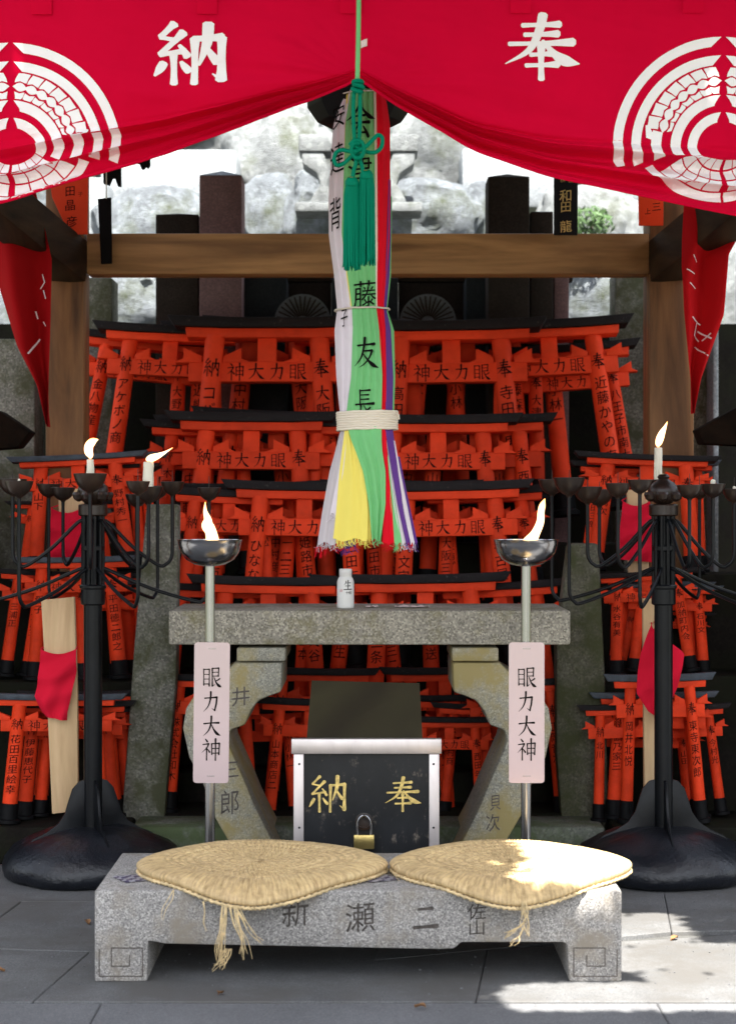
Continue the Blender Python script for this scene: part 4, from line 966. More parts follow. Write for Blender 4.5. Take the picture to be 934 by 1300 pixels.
def surf(x, y, off=0, pl=0):
    l, r = sil(y); c = (l+r)/2; h = (r-l)/2; q = max(-1, min(1, (x-c)/h)); rad = min(h, 42)*uh
    flare = max(0, (y-560)/130)
    dep = HD-rad*(.95-.35*flare)*sqrt(max(0, 1-q*q*.98))-off
    dep += pl
    return Vector((XX(x, HD), dep, ZZ(y, HD)))
hb = thing('bell_rope_cloths', 'five-coloured cloth streamers bound round the bell rope with cotton tape', 'hanging cloths', (0, 0, 0))
b = B(); pts = []; 
for k in range(40):
    y = 118+k*(552-118)/39; l, r = sil(y); pts.append(((l+r)/2, y, (r-l)/2))
for (cx_, y, h) in pts:
    for i in range(24):
        a = 2*pi*i/24; b.v.append((XX(cx_, HD)+cos(a)*h*uh*.93, HD+sin(a)*h*uh*.80, ZZ(y, HD)))
for j in range(39):
    for i in range(24): b.f.append((j*24+i, j*24+(i+1) % 24, (j+1)*24+(i+1) % 24, (j+1)*24+i))
obj('inner_bundle', b, 'white', hb, smooth=80)
def cstrip(mat, keys, off=0, ple=3, amp=.004, y0=None, y1=None, nu=26, fray=True, seed=0, label=None):
    """keys: (y, left, right) in photo px"""
    ya, yb = keys[0][0], keys[-1][0]; kl = [(k[0], k[1]) for k in keys]; kr = [(k[0], k[2]) for k in keys]
    nv = max(12, int((yb-ya)/5))
    def fn(a, c, lift=0):
        y = ya+(yb-ya)*c; l, r = interp(kl, y), interp(kr, y); x = l+(r-l)*a
        e = min(1, a*5, (1-a)*5)
        n_ = noise.noise(Vector((a*3+seed, y*.006, seed*3.1)))
        pl = amp*(1-.6*pinch(y))*(sin(a*ple*2*pi+seed+n_*2.2))*e+.003*n_
        yy = y+ (2.0*sin(a*9+seed) if c > .999 else 0)
        return surf(x, yy, off+lift+.0015, pl)
    b = B(); b.grid(fn, nu, nv); o = obj('cloth_strip', b, mat, hb, smooth=80)
    if label: o['label'] = label
    if fray:
        rr = random.Random(seed); f = B()
        for k in range(int(max(5, (keys[-1][2]-keys[-1][1])*1.3))):
            p = fn(rr.random(), 1.0); f.tube(catmull([p, p+Vector((rr.uniform(-.003, .003), -.002, -rr.uniform(.004, .012))), p+Vector((rr.uniform(-.012, .012), -.003, -rr.uniform(.006, .022)))], 3), .0006, 4)
        stuff(obj('frayed_hem', f, mat, o))
    return fn, o
# upper part
fw, ow = cstrip('white', [(118, 436, 447), (160, 423, 440), (250, 417, 437), (300, 417.5, 436), (350, 424, 442), (393, 428, 447), (420, 424.5, 449), (480, 427, 446), (540, 433, 440)], 0, 2, .004, fray=False, seed=1, label='white streamer with black characters')
cstrip('yellow', [(118, 440, 442), (250, 434, 438), (350, 436, 443), (393, 445, 448)], .001, 1, .001, fray=False, seed=12)
fg, og = cstrip('green', [(118, 445, 477), (160, 439, 478), (250, 436, 478), (300, 434, 477), (350, 441, 478), (393, 447, 478), (420, 448, 482), (480, 446, 485), (525, 440, 484), (548, 441, 482)], .003, 4, .0035, fray=False, seed=3, nu=40, label='wide green streamer with black characters')
cstrip('offw', [(118, 474, 477), (200, 475.5, 478.5), (300, 476, 479), (393, 477, 479)], .004, 1, .001, fray=False, seed=13)
cstrip('cred', [(118, 476, 489), (160, 477.5, 495), (250, 477.5, 495), (300, 477.5, 494.5), (350, 477.5, 491), (393, 477.5, 487), (420, 481, 489), (480, 484, 490), (525, 483, 490), (548, 483, 489)], .002, 2, .003, fray=False, seed=4, label='scarlet streamer')
cstrip('purple', [(230, 493, 496), (300, 491, 496), (350, 489, 494.5), (393, 486, 490.5), (420, 489, 496), (480, 490, 499), (525, 489, 498), (548, 488, 498)], .0015, 1, .002, fray=False, seed=5, label='purple streamer')
cstrip('green', [(250, 495, 497.5), (350, 493, 496), (393, 489.5, 491.5), (420, 496, 500), (480, 499, 501.5), (525, 497, 500)], 0, 1, .001, fray=False, seed=6)
# lower skirt
LW = [('grey', [(542, 433, 440), (575, 425, 438), (600, 418, 436), (650, 409, 432), (690, 403, 428)], .000, 2, 'grey-white streamer'),
      ('white', [(542, 438, 442), (575, 434, 441), (600, 430, 439), (653, 419, 431)], .004, 1, None),
      ('purple', [(560, 440, 470), (650, 425, 450), (695, 426, 452)], -.022, 3, None),
      ('cred', [(560, 438, 450), (650, 420, 440), (692, 420, 436)], -.012, 2, None),
      ('yellow', [(542, 438, 446), (560, 436, 452), (575, 434, 457), (600, 431, 464), (650, 427, 467), (685, 423, 466)], .010, 2, 'broad yellow streamer'),
      ('yellow', [(600, 466, 468), (640, 466, 472), (684, 466, 472)], .004, 1, None),
      ('cred', [(600, 466, 468), (640, 468, 471), (682, 468, 474)], .002, 1, None),
      ('green', [(542, 441, 484), (560, 446, 484), (575, 452, 485), (600, 461, 489), (640, 468, 489), (685, 472, 483)], .012, 3, 'green streamer crossing over the yellow one'),
      ('cred', [(542, 483, 489), (575, 485, 491), (600, 488, 493), (640, 487, 497), (690, 485, 500)], .006, 1, 'scarlet streamer'),
      ('green', [(580, 491, 493), (620, 494, 498), (690, 498, 510)], .004, 1, None),
      ('white', [(560, 490, 493), (600, 494, 500), (640, 498, 507), (690, 508, 517)], .002, 1, None),
      ('purple', [(542, 488, 498), (575, 493, 502), (600, 497, 505), (640, 504, 511), (690, 515, 521)], .006, 1, 'purple streamer'),
      ('cred', [(575, 502, 505), (620, 506, 511), (690, 518, 524)], .003, 1, None),
      ('white', [(560, 498, 501), (600, 504, 508), (650, 512, 518), (690, 521, 526)], .006, 1, None),
      ('purple', [(580, 504, 507), (620, 510, 515), (690, 524, 530)], .003, 1, None)]
for i, (mt_, ks, off, pl, lb) in enumerate(LW): cstrip(mt_, ks, off, pl, .004 if pl > 1 else .0015, seed=20+i, label=lb, nu=24 if pl > 1 else 8)
def on_green(x, y, lift): return surf(x, y, .003+.0065+lift)
for ch, x, y, s, wf in (('会', 457, 160, 46, .75), ('津', 457, 222, 40, .8), ('藤', 463, 377, 36, .85), ('友', 465, 451, 38, .8), ('長', 463, 514, 36, .7)):
    link('lettering', decal('lettering', [(ch, 0, 0, s, wf)], lambda u, v, l, x=x, y=y: on_green(x+u, y-v, l), (3, 4)), 'ink', og)
for ch, x, y, s, wf in (('安', 430, 150, 34, .5), ('達', 428, 205, 42, .45), ('背', 426, 275, 44, .35), ('子', 437, 405, 26, .35)):
    link('lettering', decal('lettering', [(ch, 0, 0, s, wf)], lambda u, v, l, x=x, y=y: surf(x+u, y-v, .007+l), (3, 4), brush=False), 'ink', ow)
def ring(y, n, w, mat, name, slope=0, off=.004):
    b = B()
    for k in range(n):
        yy = y+k*w; l, r = sil(yy); pts = []
        for i in range(49):
            a = 2*pi*i/48; h = (r-l)/2*uh+off+.0005*sin(i*1.3+k); pts.append((XX((l+r)/2, HD)+h*cos(a)*1.02, HD-.001+h*sin(a)*1.0, ZZ(yy, HD)+slope*cos(a)+.0006*sin(i+k)))
        b.tube(pts, w*uh*.62, 6, cap=False)
    return obj(name, b, mat, hb, smooth=80)
ring(393.5, 1, 2, 'string', 'tie_string', .002, .006); ring(121, 1, 1.6, 'string', 'tie_string', .001, .006)
ring(524, 8, 3.0, 'offw', 'cotton_tape', .002, .008)
b = B(); p0 = at(500, 527, HD-.01); b.tube(catmull([p0, p0+Vector((.006, -.01, .006)), p0+Vector((.012, -.008, .001)), p0+Vector((.014, -.004, -.012))], 4), .003, 6); obj('tape_knot', b, 'offw', hb)
b = B()
rr = random.Random(5)
for k in range(14):
    p = at(405+rr.uniform(-4, 10), 694, HD-.03); b.tube(catmull([p, p+Vector((rr.uniform(-.006, .01), 0, -.012)), p+Vector((rr.uniform(-.01, .012), 0, -rr.uniform(.02, .036)))], 3), .0006, 4)
for k in range(26):
    p = at(425+rr.uniform(0, 25), 686+rr.uniform(-30, 4)*(k % 3 == 0), HD-.02); b.tube(catmull([p, p+Vector((rr.uniform(-.012, .012), -.006, -.008)), p+Vector((rr.uniform(-.016, .016), 0, -rr.uniform(.0, .026)))], 3), .0008, 4)
stuff(obj('loose_thread', b, 'cred', hb))
# ------------------------------------------------------------------ green cord with tassels tying the curtain
GD = 4.97; ug = GD/F
t = thing('tassel_cord', 'teal green silk cord with flower knot and two long tassels in front of the cloths', 'tassel cord')
def G(x, y, dd=0): return at(x, y, GD+dd)
b = B(); b.tube(catmull([G(455.5, -40), G(455, 30), G(454, 80), G(453.5, 108)], 6), 3.0*ug, 10); obj('cord', b, 'green', t)
b = B()
for k, (dx, y) in enumerate(((0, 104), (1, 109), (-1, 114))):
    pts = []
    for i in range(21): a = 2*pi*i/20; pts.append(G(454+dx+5.5*cos(a), y+2*sin(a+k), .012*sin(a)))
    b.tube(pts, 3*ug, 8, cap=False)
obj('hitch', b, 'teal', t)
def cordp(pts, r=2.7): b = B(); b.tube(catmull([G(*p) for p in pts], 7), r*ug, 10); return obj('cord_loop', b, 'teal', t, smooth=80)
cordp([(450, 112, 0), (448.5, 130, 0), (449, 160, 0), (451, 186, 0), (452, 192, 0)])
cordp([(456.5, 112, 0), (457, 130, 0), (456.5, 160, 0), (455, 186, 0), (454, 192, 0)])
cordp([(453, 192, -.006), (464, 186, -.012), (474, 176, -.006), (480, 171, 0), (485, 175, 0), (484, 186, .0), (476, 193, .002), (464, 192, 0), (452, 186, -.008), (445, 184, -.004)])
cordp([(456, 190, -.006), (446, 192, -.012), (434, 190, -.006), (427, 193, 0), (424, 201, 0), (427, 209, 0), (435, 208, .002), (444, 200, 0), (452, 192, -.010), (460, 186, -.004)])
cordp([(444, 184, -.01), (450, 178, -.016), (459, 180, -.012), (462, 190, -.014), (458, 199, -.016), (450, 199, -.012), (446, 190, -.014), (449, 182, -.016), (456, 182, -.01)])
cordp([(451, 194, 0), (452, 205, 0), (449, 216, 0), (447.5, 226, 0)]); cordp([(456, 194, 0), (457, 203, 0), (459.5, 211, 0), (461, 219, 0)])
for x, y, yb, w, s in ((446.5, 226, 340, 9.3, 1), (465, 217, 334, 10, 2)):
    b = B(); b.lathe([(2*ug, 2*ug), (6*ug, 0), (8.6*ug, -4*ug), (9*ug, -8*ug), (8*ug, -11*ug)], G(x, y-.5, .004*s), 20); hd = obj('tassel_head', b, 'teal', t)
    b = B(); b.lathe([(0, .6*ug), (3.2*ug, 0), (0, -.6*ug)], G(x-1, y-1.5, -.008), 12); obj('bead', b, 'gold', hd)
    b = B(); rr = random.Random(s)
    for ringi, (rf, nn) in enumerate(((1.0, 46), (.72, 30))):
        for k in range(nn):
            a = 2*pi*k/nn+rr.uniform(-.05, .05); xx = cos(a)*w*rf; yy = sin(a)*w*rf*.62; e = yb+rr.uniform(-5, 4); c0 = .004*s
            sw = rr.uniform(-1.3, 1.3)
            b.tube([G(x+xx*.8, y+8, yy*ug*.8+c0), G(x+xx*.97+sw*.3, y+22, yy*ug+c0), G(x+xx+sw*.5, (y+yb)/2, yy*ug+c0), G(x+xx*1.03+sw, e-6, yy*ug+c0), G(x+xx*1.05+sw*1.6, e, yy*ug+c0)], [1.1*ug, 1.0*ug, .95*ug, .9*ug, .6*ug], 5)
    stuff(obj('tassel_thread', b, 'teal', t, smooth=80))
# petal stuck on the curtain
b = B(); b.grid(lambda a, c: Vector(cur(458+a*8, 52+c*9-a*3, .006))+Vector((0, -.002*sin(a*3), 0)), 5, 5); tag(obj('fallen_petal', b, 'paper', smooth=60), 'small pale fallen petal on the red curtain beside the cord', 'petal')
# ------------------------------------------------------------------ side flags
def flag(poly_l, poly_r, d, label, marks, seed):
    """silhouette given by left and right edges (y, x)"""
    t = thing('red_flag', label, 'flag', (0, 0, 0), 'red side curtains by the rear posts')
    ya, yb = poly_l[0][0], poly_l[-1][0]
    def fn(x, y, lift=0):
        l, r = interp(poly_l, y), interp(poly_r, y); a = (x-l)/max(1, r-l)
        f = (y-ya)/(yb-ya)
        return Vector((XX(x, d), d-lift+.035*sin(a*7.5+seed+f*3)*min(1, f*2+.3)+.015*noise.noise(Vector((a*4, f*5, seed))), ZZ(y, d)))
    b = B(); b.grid(lambda a, c: fn(interp(poly_l, ya+(yb-ya)*c)+(interp(poly_r, ya+(yb-ya)*c)-interp(poly_l, ya+(yb-ya)*c))*a, ya+(yb-ya)*c), 40, 70)
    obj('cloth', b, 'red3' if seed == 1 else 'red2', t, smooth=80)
    for m, w in marks: link('print', decal('print', [], lambda u, v, l: fn(u, -v, .003+l), (4, 4), polys=[strip([(x, -y) for x, y in m], w*.62)]), 'print', t)
flag([(225, -60), (270, -30), (380, 2), (440, 22), (490, 48), (542, 61)], [(225, 40), (270, 52), (330, 66), (400, 66), (480, 64), (542, 63)], 6.6, 'red side curtain, colour darkened for shade, hanging in front of the left rear post', 
     [([(52, 347), (55, 357), (50, 365)], 2), ([(54, 368), (57, 378)], 2), ([(44, 395), (46, 403)], 2.5), ([(48, 430), (42, 440), (38, 449)], 3), ([(54, 408), (57, 413)], 2)], 1)
flag([(225, 870), (300, 866), (340, 864), (400, 867), (460, 872), (525, 878)], [(225, 950), (300, 936), (325, 922), (400, 917), (450, 900), (480, 890), (525, 880)], 6.6, 'bright red side curtain hanging right of the right rear post',
     [([(870, 343), (880, 348)], 2), ([(874, 360), (882, 366)], 2), ([(878, 403), (890, 411)], 2.6), ([(886, 408), (882, 425), (888, 432)], 2.4), ([(888, 420), (900, 430)], 3), ([(892, 432), (900, 424)], 2.2), ([(884, 440), (896, 452)], 2.4), ([(878, 325), (883, 333)], 1.6)], 2.4)
# ------------------------------------------------------------------ boards with bibs
def board(pl, d, label, mat='pale', knots=()):
    b = B(); b.prism([(XX(x, d), ZZ(y, d)) for x, y in pl], 0, .028); o = obj('wooden_board', b, mat, loc=(0, d, 0), bev=.003); tag(o, label, 'board', 'pale wooden boards leaning in the side stacks'); return o
def bib(pl_l, pl_r, d, label, seed, droop=.02):
    ya, yb = pl_l[0][0], pl_l[-1][0]
    b = B()
    def fn(a, c):
        y = ya+(yb-ya)*c; l, r = interp(pl_l, y), interp(pl_r, y); x = l+(r-l)*a
        yy = y+sin(a*pi)*6*(1-c)+(a-.5)*4*c
        return Vector((XX(x, d), d-.012-.018*sin(a*pi)*min(1, c*3)-.010*sin(a*9+c*6+seed)*c-.006*sin(c*16+a*4+seed), ZZ(yy, d)))
    b.grid(fn, 26, 26); t = obj('bib', b, 'bib', smooth=80); tag(t, label, 'bib', 'red bibs tied round the wooden boards')
    b2 = B(); p0, p1 = fn(0, 0), fn(1, 0); b2.tube(catmull([p0, p0+Vector((.004, .03, .004)), (p0+p1)/2+Vector((0, .06, .02)), p1+Vector((-.004, .03, .006)), p1], 5), .0022, 6); obj('tie', b2, 'bib', t)
board([(52, 762), (94, 758), (98, 880), (99, 1030), (66, 1034), (60, 900)], 6.16, 'tall pale cypress board leaning at the left, wearing a red bib')
bib([(824, 53), (870, 48), (885, 44), (905, 54), (912, 60)], [(824, 97), (850, 98), (880, 92), (900, 87), (912, 86)], 6.15, 'crimson bib on the tall board at the lower left', 1.0)
board([(74, 622), (105, 620), (108, 700), (106, 742), (76, 742)], 6.72, 'pale board behind the left candle stand, upper one with a red bib')
bib([(645, 66), (690, 62), (722, 64)], [(645, 104), (690, 109), (722, 110)], 6.7, 'crimson bib on the board behind the left candle stand bowls', 2.0)
board([(816, 760), (853, 760), (853, 1032), (818, 1036)], 6.16, 'tall yellow pine board behind the right candle stand pole', 'pale')
bib([(792, 826), (830, 812), (880, 806), (905, 822), (914, 836)], [(792, 832), (815, 850), (828, 868), (870, 860), (900, 846), (914, 842)], 6.15, 'crimson bib on the board behind the right candle stand pole', 3.0)
board([(796, 622), (822, 620), (824, 735), (798, 735)], 6.72, 'pale board behind the right candle stand, upper one with a red bib')
bib([(636, 790), (690, 784), (712, 785)], [(636, 824), (690, 828), (712, 828)], 6.7, 'crimson bib on the board behind the right candle stand bowls', 4.0)
board([(768, 772), (798, 768), (800, 866), (772, 866)], 6.90, 'short yellow board standing behind the middle gates of the right side stack')
# ------------------------------------------------------------------ upright stones beside the table
def slabstone(pl, d, th, mat, label, cat='standing stone', bev=.012, group=None, name='standing_stone'):
    b = B(); b.prism([(XX(x, d), ZZ(y, d)) for x, y in pl], 0, th); o = obj(name, b, mat, loc=(0, d, 0), bev=bev); tag(o, label, cat, group); return o
slabstone([(186, 640), (226, 640), (224, 860), (212, 1000), (206, 1090), (150, 1090), (160, 960), (170, 820)], 6.40, .10, 'stele', 'pitted grey standing stone left of the table, between candle stand and steel pole')
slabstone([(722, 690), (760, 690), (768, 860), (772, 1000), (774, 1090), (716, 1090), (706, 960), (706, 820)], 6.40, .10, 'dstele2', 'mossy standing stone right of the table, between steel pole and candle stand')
# ------------------------------------------------------------------ stelae behind the gates
GR = 'dark memorial stones in a row behind the pavilion'
def stele(x0, x1, yt, d, mat, label, peak=0, th=.2, yb=None):
    zb = 0 if yb is None else ZZ(yb, d)
    xa, xb = XX(x0, d), XX(x1, d); zt = ZZ(yt, d); b = B(); b.box(((xa+xb)/2, 0, (zb+zt)/2), (xb-xa, th, zt-zb))
    t = thing('memorial_stone', label, 'memorial stone', (0, d+th/2, 0), GR)
    obj('shaft', b, mat, t, .006)
    if peak:
        b = B(); h = peak/F*d; x = (xa+xb)/2; w = (xb-xa)/2; b.add([(xa, -th/2, zt), (xb, -th/2, zt), (xb, th/2, zt), (xa, th/2, zt), (x, 0, zt+h)], [(0, 1, 4), (1, 2, 4), (2, 3, 4), (3, 0, 4), (3, 2, 1, 0)]); obj('pointed_top', b, 'cut' if peak > 9 else mat, t, smooth=0)
    return t
stele(108, 142, 352, 7.9, 'stele', 'olive stone post at the left end of the memorial row')
stele(197.5, 251.5, 272, 7.8, 'dstele', 'short dark memorial stone with shallow pointed top, left of centre', 6)
stele(253, 307, 222, 7.75, 'rstele', 'tall red-brown memorial stone with pale pointed top, left of centre', 11)
stele(308, 364, 351, 7.9, 'gstele', 'slate grey memorial stone under the cross beam, left of centre')
stele(365, 420, 352, 8.1, 'dstele', 'dark memorial stone behind the left round millstone')
stele(421, 505, 352, 7.95, 'gstele', 'grey memorial stone directly behind the hanging cloths')
stele(506, 590, 352, 8.1, 'dstele', 'dark memorial stone behind the right round millstone')
stele(591, 671, 351, 7.9, 'gstele', 'slate grey memorial stone under the cross beam, right of centre')
stele(619.5, 672, 224, 7.7, 'dstele', 'tall dark memorial stone with pale pointed top, right of centre', 9)
stele(673, 702, 268, 7.8, 'dstele', 'narrow brown memorial stone beside the black name plaque')
stele(703, 722, 345, 7.9, 'rstele', 'low red-brown memorial stone under the name plaque')
stele(781, 822, 345, 7.9, 'stele', 'olive memorial stone at the right end of the row')
stele(-12, 44, 430, 7.6, 'stele', 'pale stone pillar seen left of the left rear post')
stele(905, 912, 360, 7.6, 'cut', 'thin pale stone post seen right of the right rear post')
stele(878, 903, 370, 7.75, 'stele', 'mossy olive stone post behind the right red side curtain')
b = B(); b.box((0, 8.25, ZZ(408, 8.1)/2), (3.4, .12, ZZ(408, 8.1))); tag(obj('rear_wall', b, 'tier', bev=.01), 'dark low stone wall behind the memorial stones', 'wall')
b = B(); b.box((0, 8.02, ZZ(350, 8.0)+.0), (XX(720, 8)-XX(200, 8), .05, .05)); tag(obj('stone_rail', b, 'dstele', bev=.005), 'thin dark stone rail running just below the wooden cross beam', 'rail')
for x, lb in ((384, 'left round fan-carved millstone above the top row of gates'), (543, 'right round fan-carved millstone above the top row of gates')):
    d = 7.70; r = 36/F*d; t = thing('millstone', lb, 'millstone', at(x, 409, d), 'round carved millstones')
    b = B(); b.lathe([(r*.1, .0), (r*.97, 0), (r, .01), (r, .05), (0, .05)], n=40); o = obj('disc', b, 'mill', t, rot=(pi/2, 0, 0), loc=(0, .05, 0))
    for k in range(30):
        a = 2*pi*k/30; b = B(); b.box((r*.58, 0, 0), (r*.70, .004, r*.055)); obj('ray', b, 'dstele', t, rot=(0, a, 0), loc=(0, -.001, 0))
# plaques hanging from the cross beam
def plaque(pl, d, mat, label, txt, tm, th=.012, sz=None):
    b = B(); b.prism([(XX(x, d), ZZ(y, d)) for x, y in pl], 0, th); o = obj('name_plaque', b, mat, loc=(0, d, 0), bev=.002); tag(o, label, 'plaque', 'name plaques hung on the pavilion frame')
    if txt: write('character', [(c, XX(x, d), ZZ(y, d), s/F*d) for c, x, y, s in txt], flat(0), tm, o, brush=False)
plaque([(703, 150), (734, 150), (733, 298), (703, 298)], 6.86, 'black', 'black name plaque with gold characters hanging on the cross beam at the right', [('和', 718, 248, 17), ('田', 718, 262, 15), ('龍', 718, 287, 16), ('株', 714, 228, 7), ('社', 724, 228, 7)], 'gold')
plaque([(124, 252), (141, 250), (142, 334), (128, 335)], 6.86, 'ink', 'blank black strip hanging over the cross beam at the left', None, None)
b = B(); b.tube([at(135, 252, 6.86), at(135, 215, 6.86), at(135, 120, 6.9)], .002, 6); tag(obj('hanging_wire', b, 'string'), 'thin wire that holds the blank black strip', 'wire')
plaque([(52, 150), (113, 150), (111, 297), (88, 297), (66, 250)], 6.85, 'verm', 'vermilion name plaque fixed above the left rear post', [('田', 89, 242, 14), ('晶', 89, 260, 15), ('彦', 91, 281, 15), ('子', 102, 246, 6)], 'ink')
plaque([(809, 170), (842, 170), (842, 286), (811, 286)], 6.85, 'verm', 'vermilion name plaque fixed above the right rear post', [('三', 833, 262, 12), ('上', 822, 268, 8)], 'ink')
for k, (x, y, w, lb) in enumerate(((142, 233, 22, 'ragged black fitting hanging under the curtain hem at the left'), (182, 215, 16, 'second ragged black fitting hanging under the curtain hem at the left'))):
    b = B(); d = 6.9; rr = random.Random(k+2); pl = [(x-w/2, y-50), (x+w/2, y-50)]
    for q in range(7): pl.append((x+w/2-w*q/6, y+rr.uniform(-9, 3)))
    b.prism([(XX(a, d), ZZ(c, d)) for a, c in pl], 0, .03); tag(obj('eave_fitting', b, 'ink', loc=(0, d, 0)), lb, 'fitting')
# dark timber ends at the far left and right (lantern roofs)
for pl, lb in (([(-60, 500), (0, 522), (38, 548), (22, 568), (-60, 575)], 'dark slanted timber end sticking in at the left edge'), ([(994, 495), (934, 518), (886, 545), (893, 563), (994, 568)], 'dark slanted timber end sticking in at the right edge')):
    b = B(); d = 6.4; b.prism([(XX(a, d), ZZ(c, d)) for a, c in pl], 0, .12); tag(obj('timber_end', b, 'dwood', loc=(0, d, 0), bev=.004), lb, 'timber')
# side walls of dark boards
for sx, side in ((-1, 'left'), (1, 'right')):
    t = thing('side_wall', 'dark board wall closing the %s side of the shrine niche' % side, 'wall', (sx*1.62, 0, 0))
    for k in range(6):
        b = B(); b.box((0, 6.2+k*.28, .66), (.05, .272, 1.32)); obj('plank', b, 'dwood', t, .003)
    b = B(); b.box((0, 6.9, 1.35), (.08, 1.72, .05)); obj('cap_rail', b, 'dwood', t, .003)
# ------------------------------------------------------------------ rocks behind
GRK = 'pale boulders of the bank behind the shrine'
def rock(x, y, w, h, d, label, mat='rock', seed=0, sub=4, rough=.22):
    bm = bmesh.new(); bmesh.ops.create_icosphere(bm, subdivisions=sub, radius=1)
    sx, sz = w/2/F*d, h/2/F*d; sy = (sx+sz)/2*.9; off = Vector((seed*7.3, seed*3.1, seed))
    for v in bm.verts:
        n = v.co.normalized(); q = 1+rough*noise.fractal(n*1.3+off, 1, 2, 4)
        ce = noise.cell(n*1.9+off)*.16+.12*abs(noise.noise(n*3.1+off))+.05*noise.noise(n*8+off)
        p = n*(q+ce*.5)
        p = Vector((math.copysign(abs(p.x)**.8, p.x), math.copysign(abs(p.y)**.8, p.y), math.copysign(abs(p.z)**.8, p.z)))
        v.co = Vector((p.x*sx*1.16, p.y*sy, p.z*sz*1.16))
    m = bpy.data.meshes.new('boulder'); bm.to_mesh(m); bm.free(); m.shade_smooth(); m.set_sharp_from_angle(angle=radians(40))
    o = link('boulder', m, mat, loc=at(x, y, d)); tag(o, label, 'boulder', GRK)
RK = [(352, 205, 120, 140, 10.6, 'tall rounded boulder left of the hanging cloths, in the upper course', 'rock2', 1), (545, 200, 110, 130, 10.6, 'tall rounded boulder right of the hanging cloths, in the upper course', 'rock2', 2),
      (245, 150, 140, 110, 11.0, 'cream boulder high up behind the curtain hem, left', 'rock2', 3), (445, 170, 110, 150, 11.0, 'boulder directly behind the hanging cloths', 'rock', 4),
      (200, 290, 140, 90, 9.8, 'bright low boulder above the cross beam at the left', 'rock', 5), (340, 280, 80, 90, 9.9, 'low boulder above the beam between red-brown stone and cloths', 'rock', 6),
      (412, 275, 90, 90, 9.8, 'low mossy boulder just left of the hanging cloths', 'rock', 7), (540, 280, 120, 90, 9.8, 'low boulder with mossy flank right of the hanging cloths', 'rock', 8),
      (610, 280, 60, 80, 9.9, 'small low boulder left of the tall dark memorial stone', 'rock', 9), (750, 290, 120, 100, 9.8, 'low mossy boulder right of the name plaque', 'rock2', 10),
      (160, 385, 110, 70, 9.5, 'boulder seen through the small opening at the left', 'rock', 11), (755, 385, 100, 80, 9.5, 'boulder seen through the small opening at the right', 'rock', 12),
      (650, 160, 110, 80, 11.0, 'boulder high up behind the curtain hem, right', 'rock2', 13), (760, 180, 120, 110, 11.0, 'boulder behind the right curtain hem', 'rock', 14), (140, 175, 120, 110, 11.0, 'boulder behind the left curtain hem', 'rock', 15),
      (20, 420, 160, 160, 9.6, 'boulder seen past the pale pillar at the far left', 'rock', 16), (930, 400, 140, 170, 9.6, 'boulder at the far right behind the thin post', 'rock2', 17), (60, 260, 150, 150, 10.4, 'boulder above the left rear post', 'rock', 18), (880, 250, 150, 150, 10.4, 'boulder above the right rear post', 'rock2', 19),
      (480, 385, 200, 90, 9.7, 'dark-shaded boulder low behind the memorial row, centre', 'rock2', 20), (640, 385, 160, 90, 9.8, 'boulder low behind the memorial row, right of centre', 'rock', 21), (300, 385, 180, 90, 9.8, 'boulder low behind the memorial row, left of centre', 'rock', 22),
      (80, 510, 180, 120, 9.4, 'boulder at the foot of the bank, far left', 'rock', 23), (860, 520, 180, 120, 9.4, 'boulder at the foot of the bank, far right', 'rock', 24)]
for r in RK: rock(*r)
for (x0, y0, x1, y1, d, lb) in ((133, 197, 303, 268, 10.2, 'long cut pale stone slab lying left behind the memorial stones'), (584, 195, 712, 270, 10.2, 'cut pale stone block right behind the memorial stones'), (752, 225, 812, 262, 10.0, 'small smooth grey stone block at the right'), (115, 232, 140, 310, 9.9, 'upright pale stone block beside the left rear post')):
    b = B(); c = at((x0+x1)/2, (y0+y1)/2, d); b.box((0, 0, 0), ((x1-x0)/F*d, .35, (y1-y0)/F*d)); tag(obj('cut_stone', b, 'cut', loc=c, bev=.02), lb, 'stone block')
t = thing('stone_stand', 'small pale carved stone stand with scrolled legs behind the hanging cloths', 'stone stand', at(455, 262, 9.4)); u9 = 9.4/F
b = B(); b.box((0, 0, 76*u9), (150*u9, .22, 22*u9)); obj('top', b, 'rock2', t, .01)
for sg in (-1, 1):
    b = B(); pl = [(44, 65), (72, 65), (70, 50), (52, 38), (48, 24), (58, 8), (60, 0), (36, 0), (34, 10), (38, 24), (36, 40), (40, 52)]; b.prism([(sg*x*u9, z*u9) for x, z in pl], -.1, .1); obj('leg', b, 'rock2', t, .008)
b = B(); b.box((0, 0, -5*u9), (160*u9, .25, 12*u9)); obj('base', b, 'rock2', t, .008)
b = B(); b.grid(lambda a, c: (-14+28*a, 10.0+9*c, -.06+min(1, c*3.2)*4.6+c*2.0+.35*noise.noise(Vector((a*20, c*8, 2)))), 60, 30); struct(obj('hillside', b, 'soil', smooth=80))
b = B()
rr = random.Random(9)
def leafset(b, n, c, rad, size):
    for k in range(n):
        while True:
            q = Vector((rr.uniform(-1, 1), rr.uniform(-1, 1), rr.uniform(-1, 1)))
            if q.length < 1: break
        p = Vector(c)+Vector((q.x*rad[0], q.y*rad[1], q.z*rad[2])); s = size*rr.uniform(.6, 1.3)
        a = Vector((rr.uniform(-1, 1), rr.uniform(-1, 1), rr.uniform(-1, 1))).normalized(); e = a.orthogonal().normalized()
        i = len(b.v); b.v += [tuple(p-a*s), tuple(p+e*s*.4), tuple(p+a*s), tuple(p-e*s*.4)]; b.f.append((i, i+1, i+2, i+3))
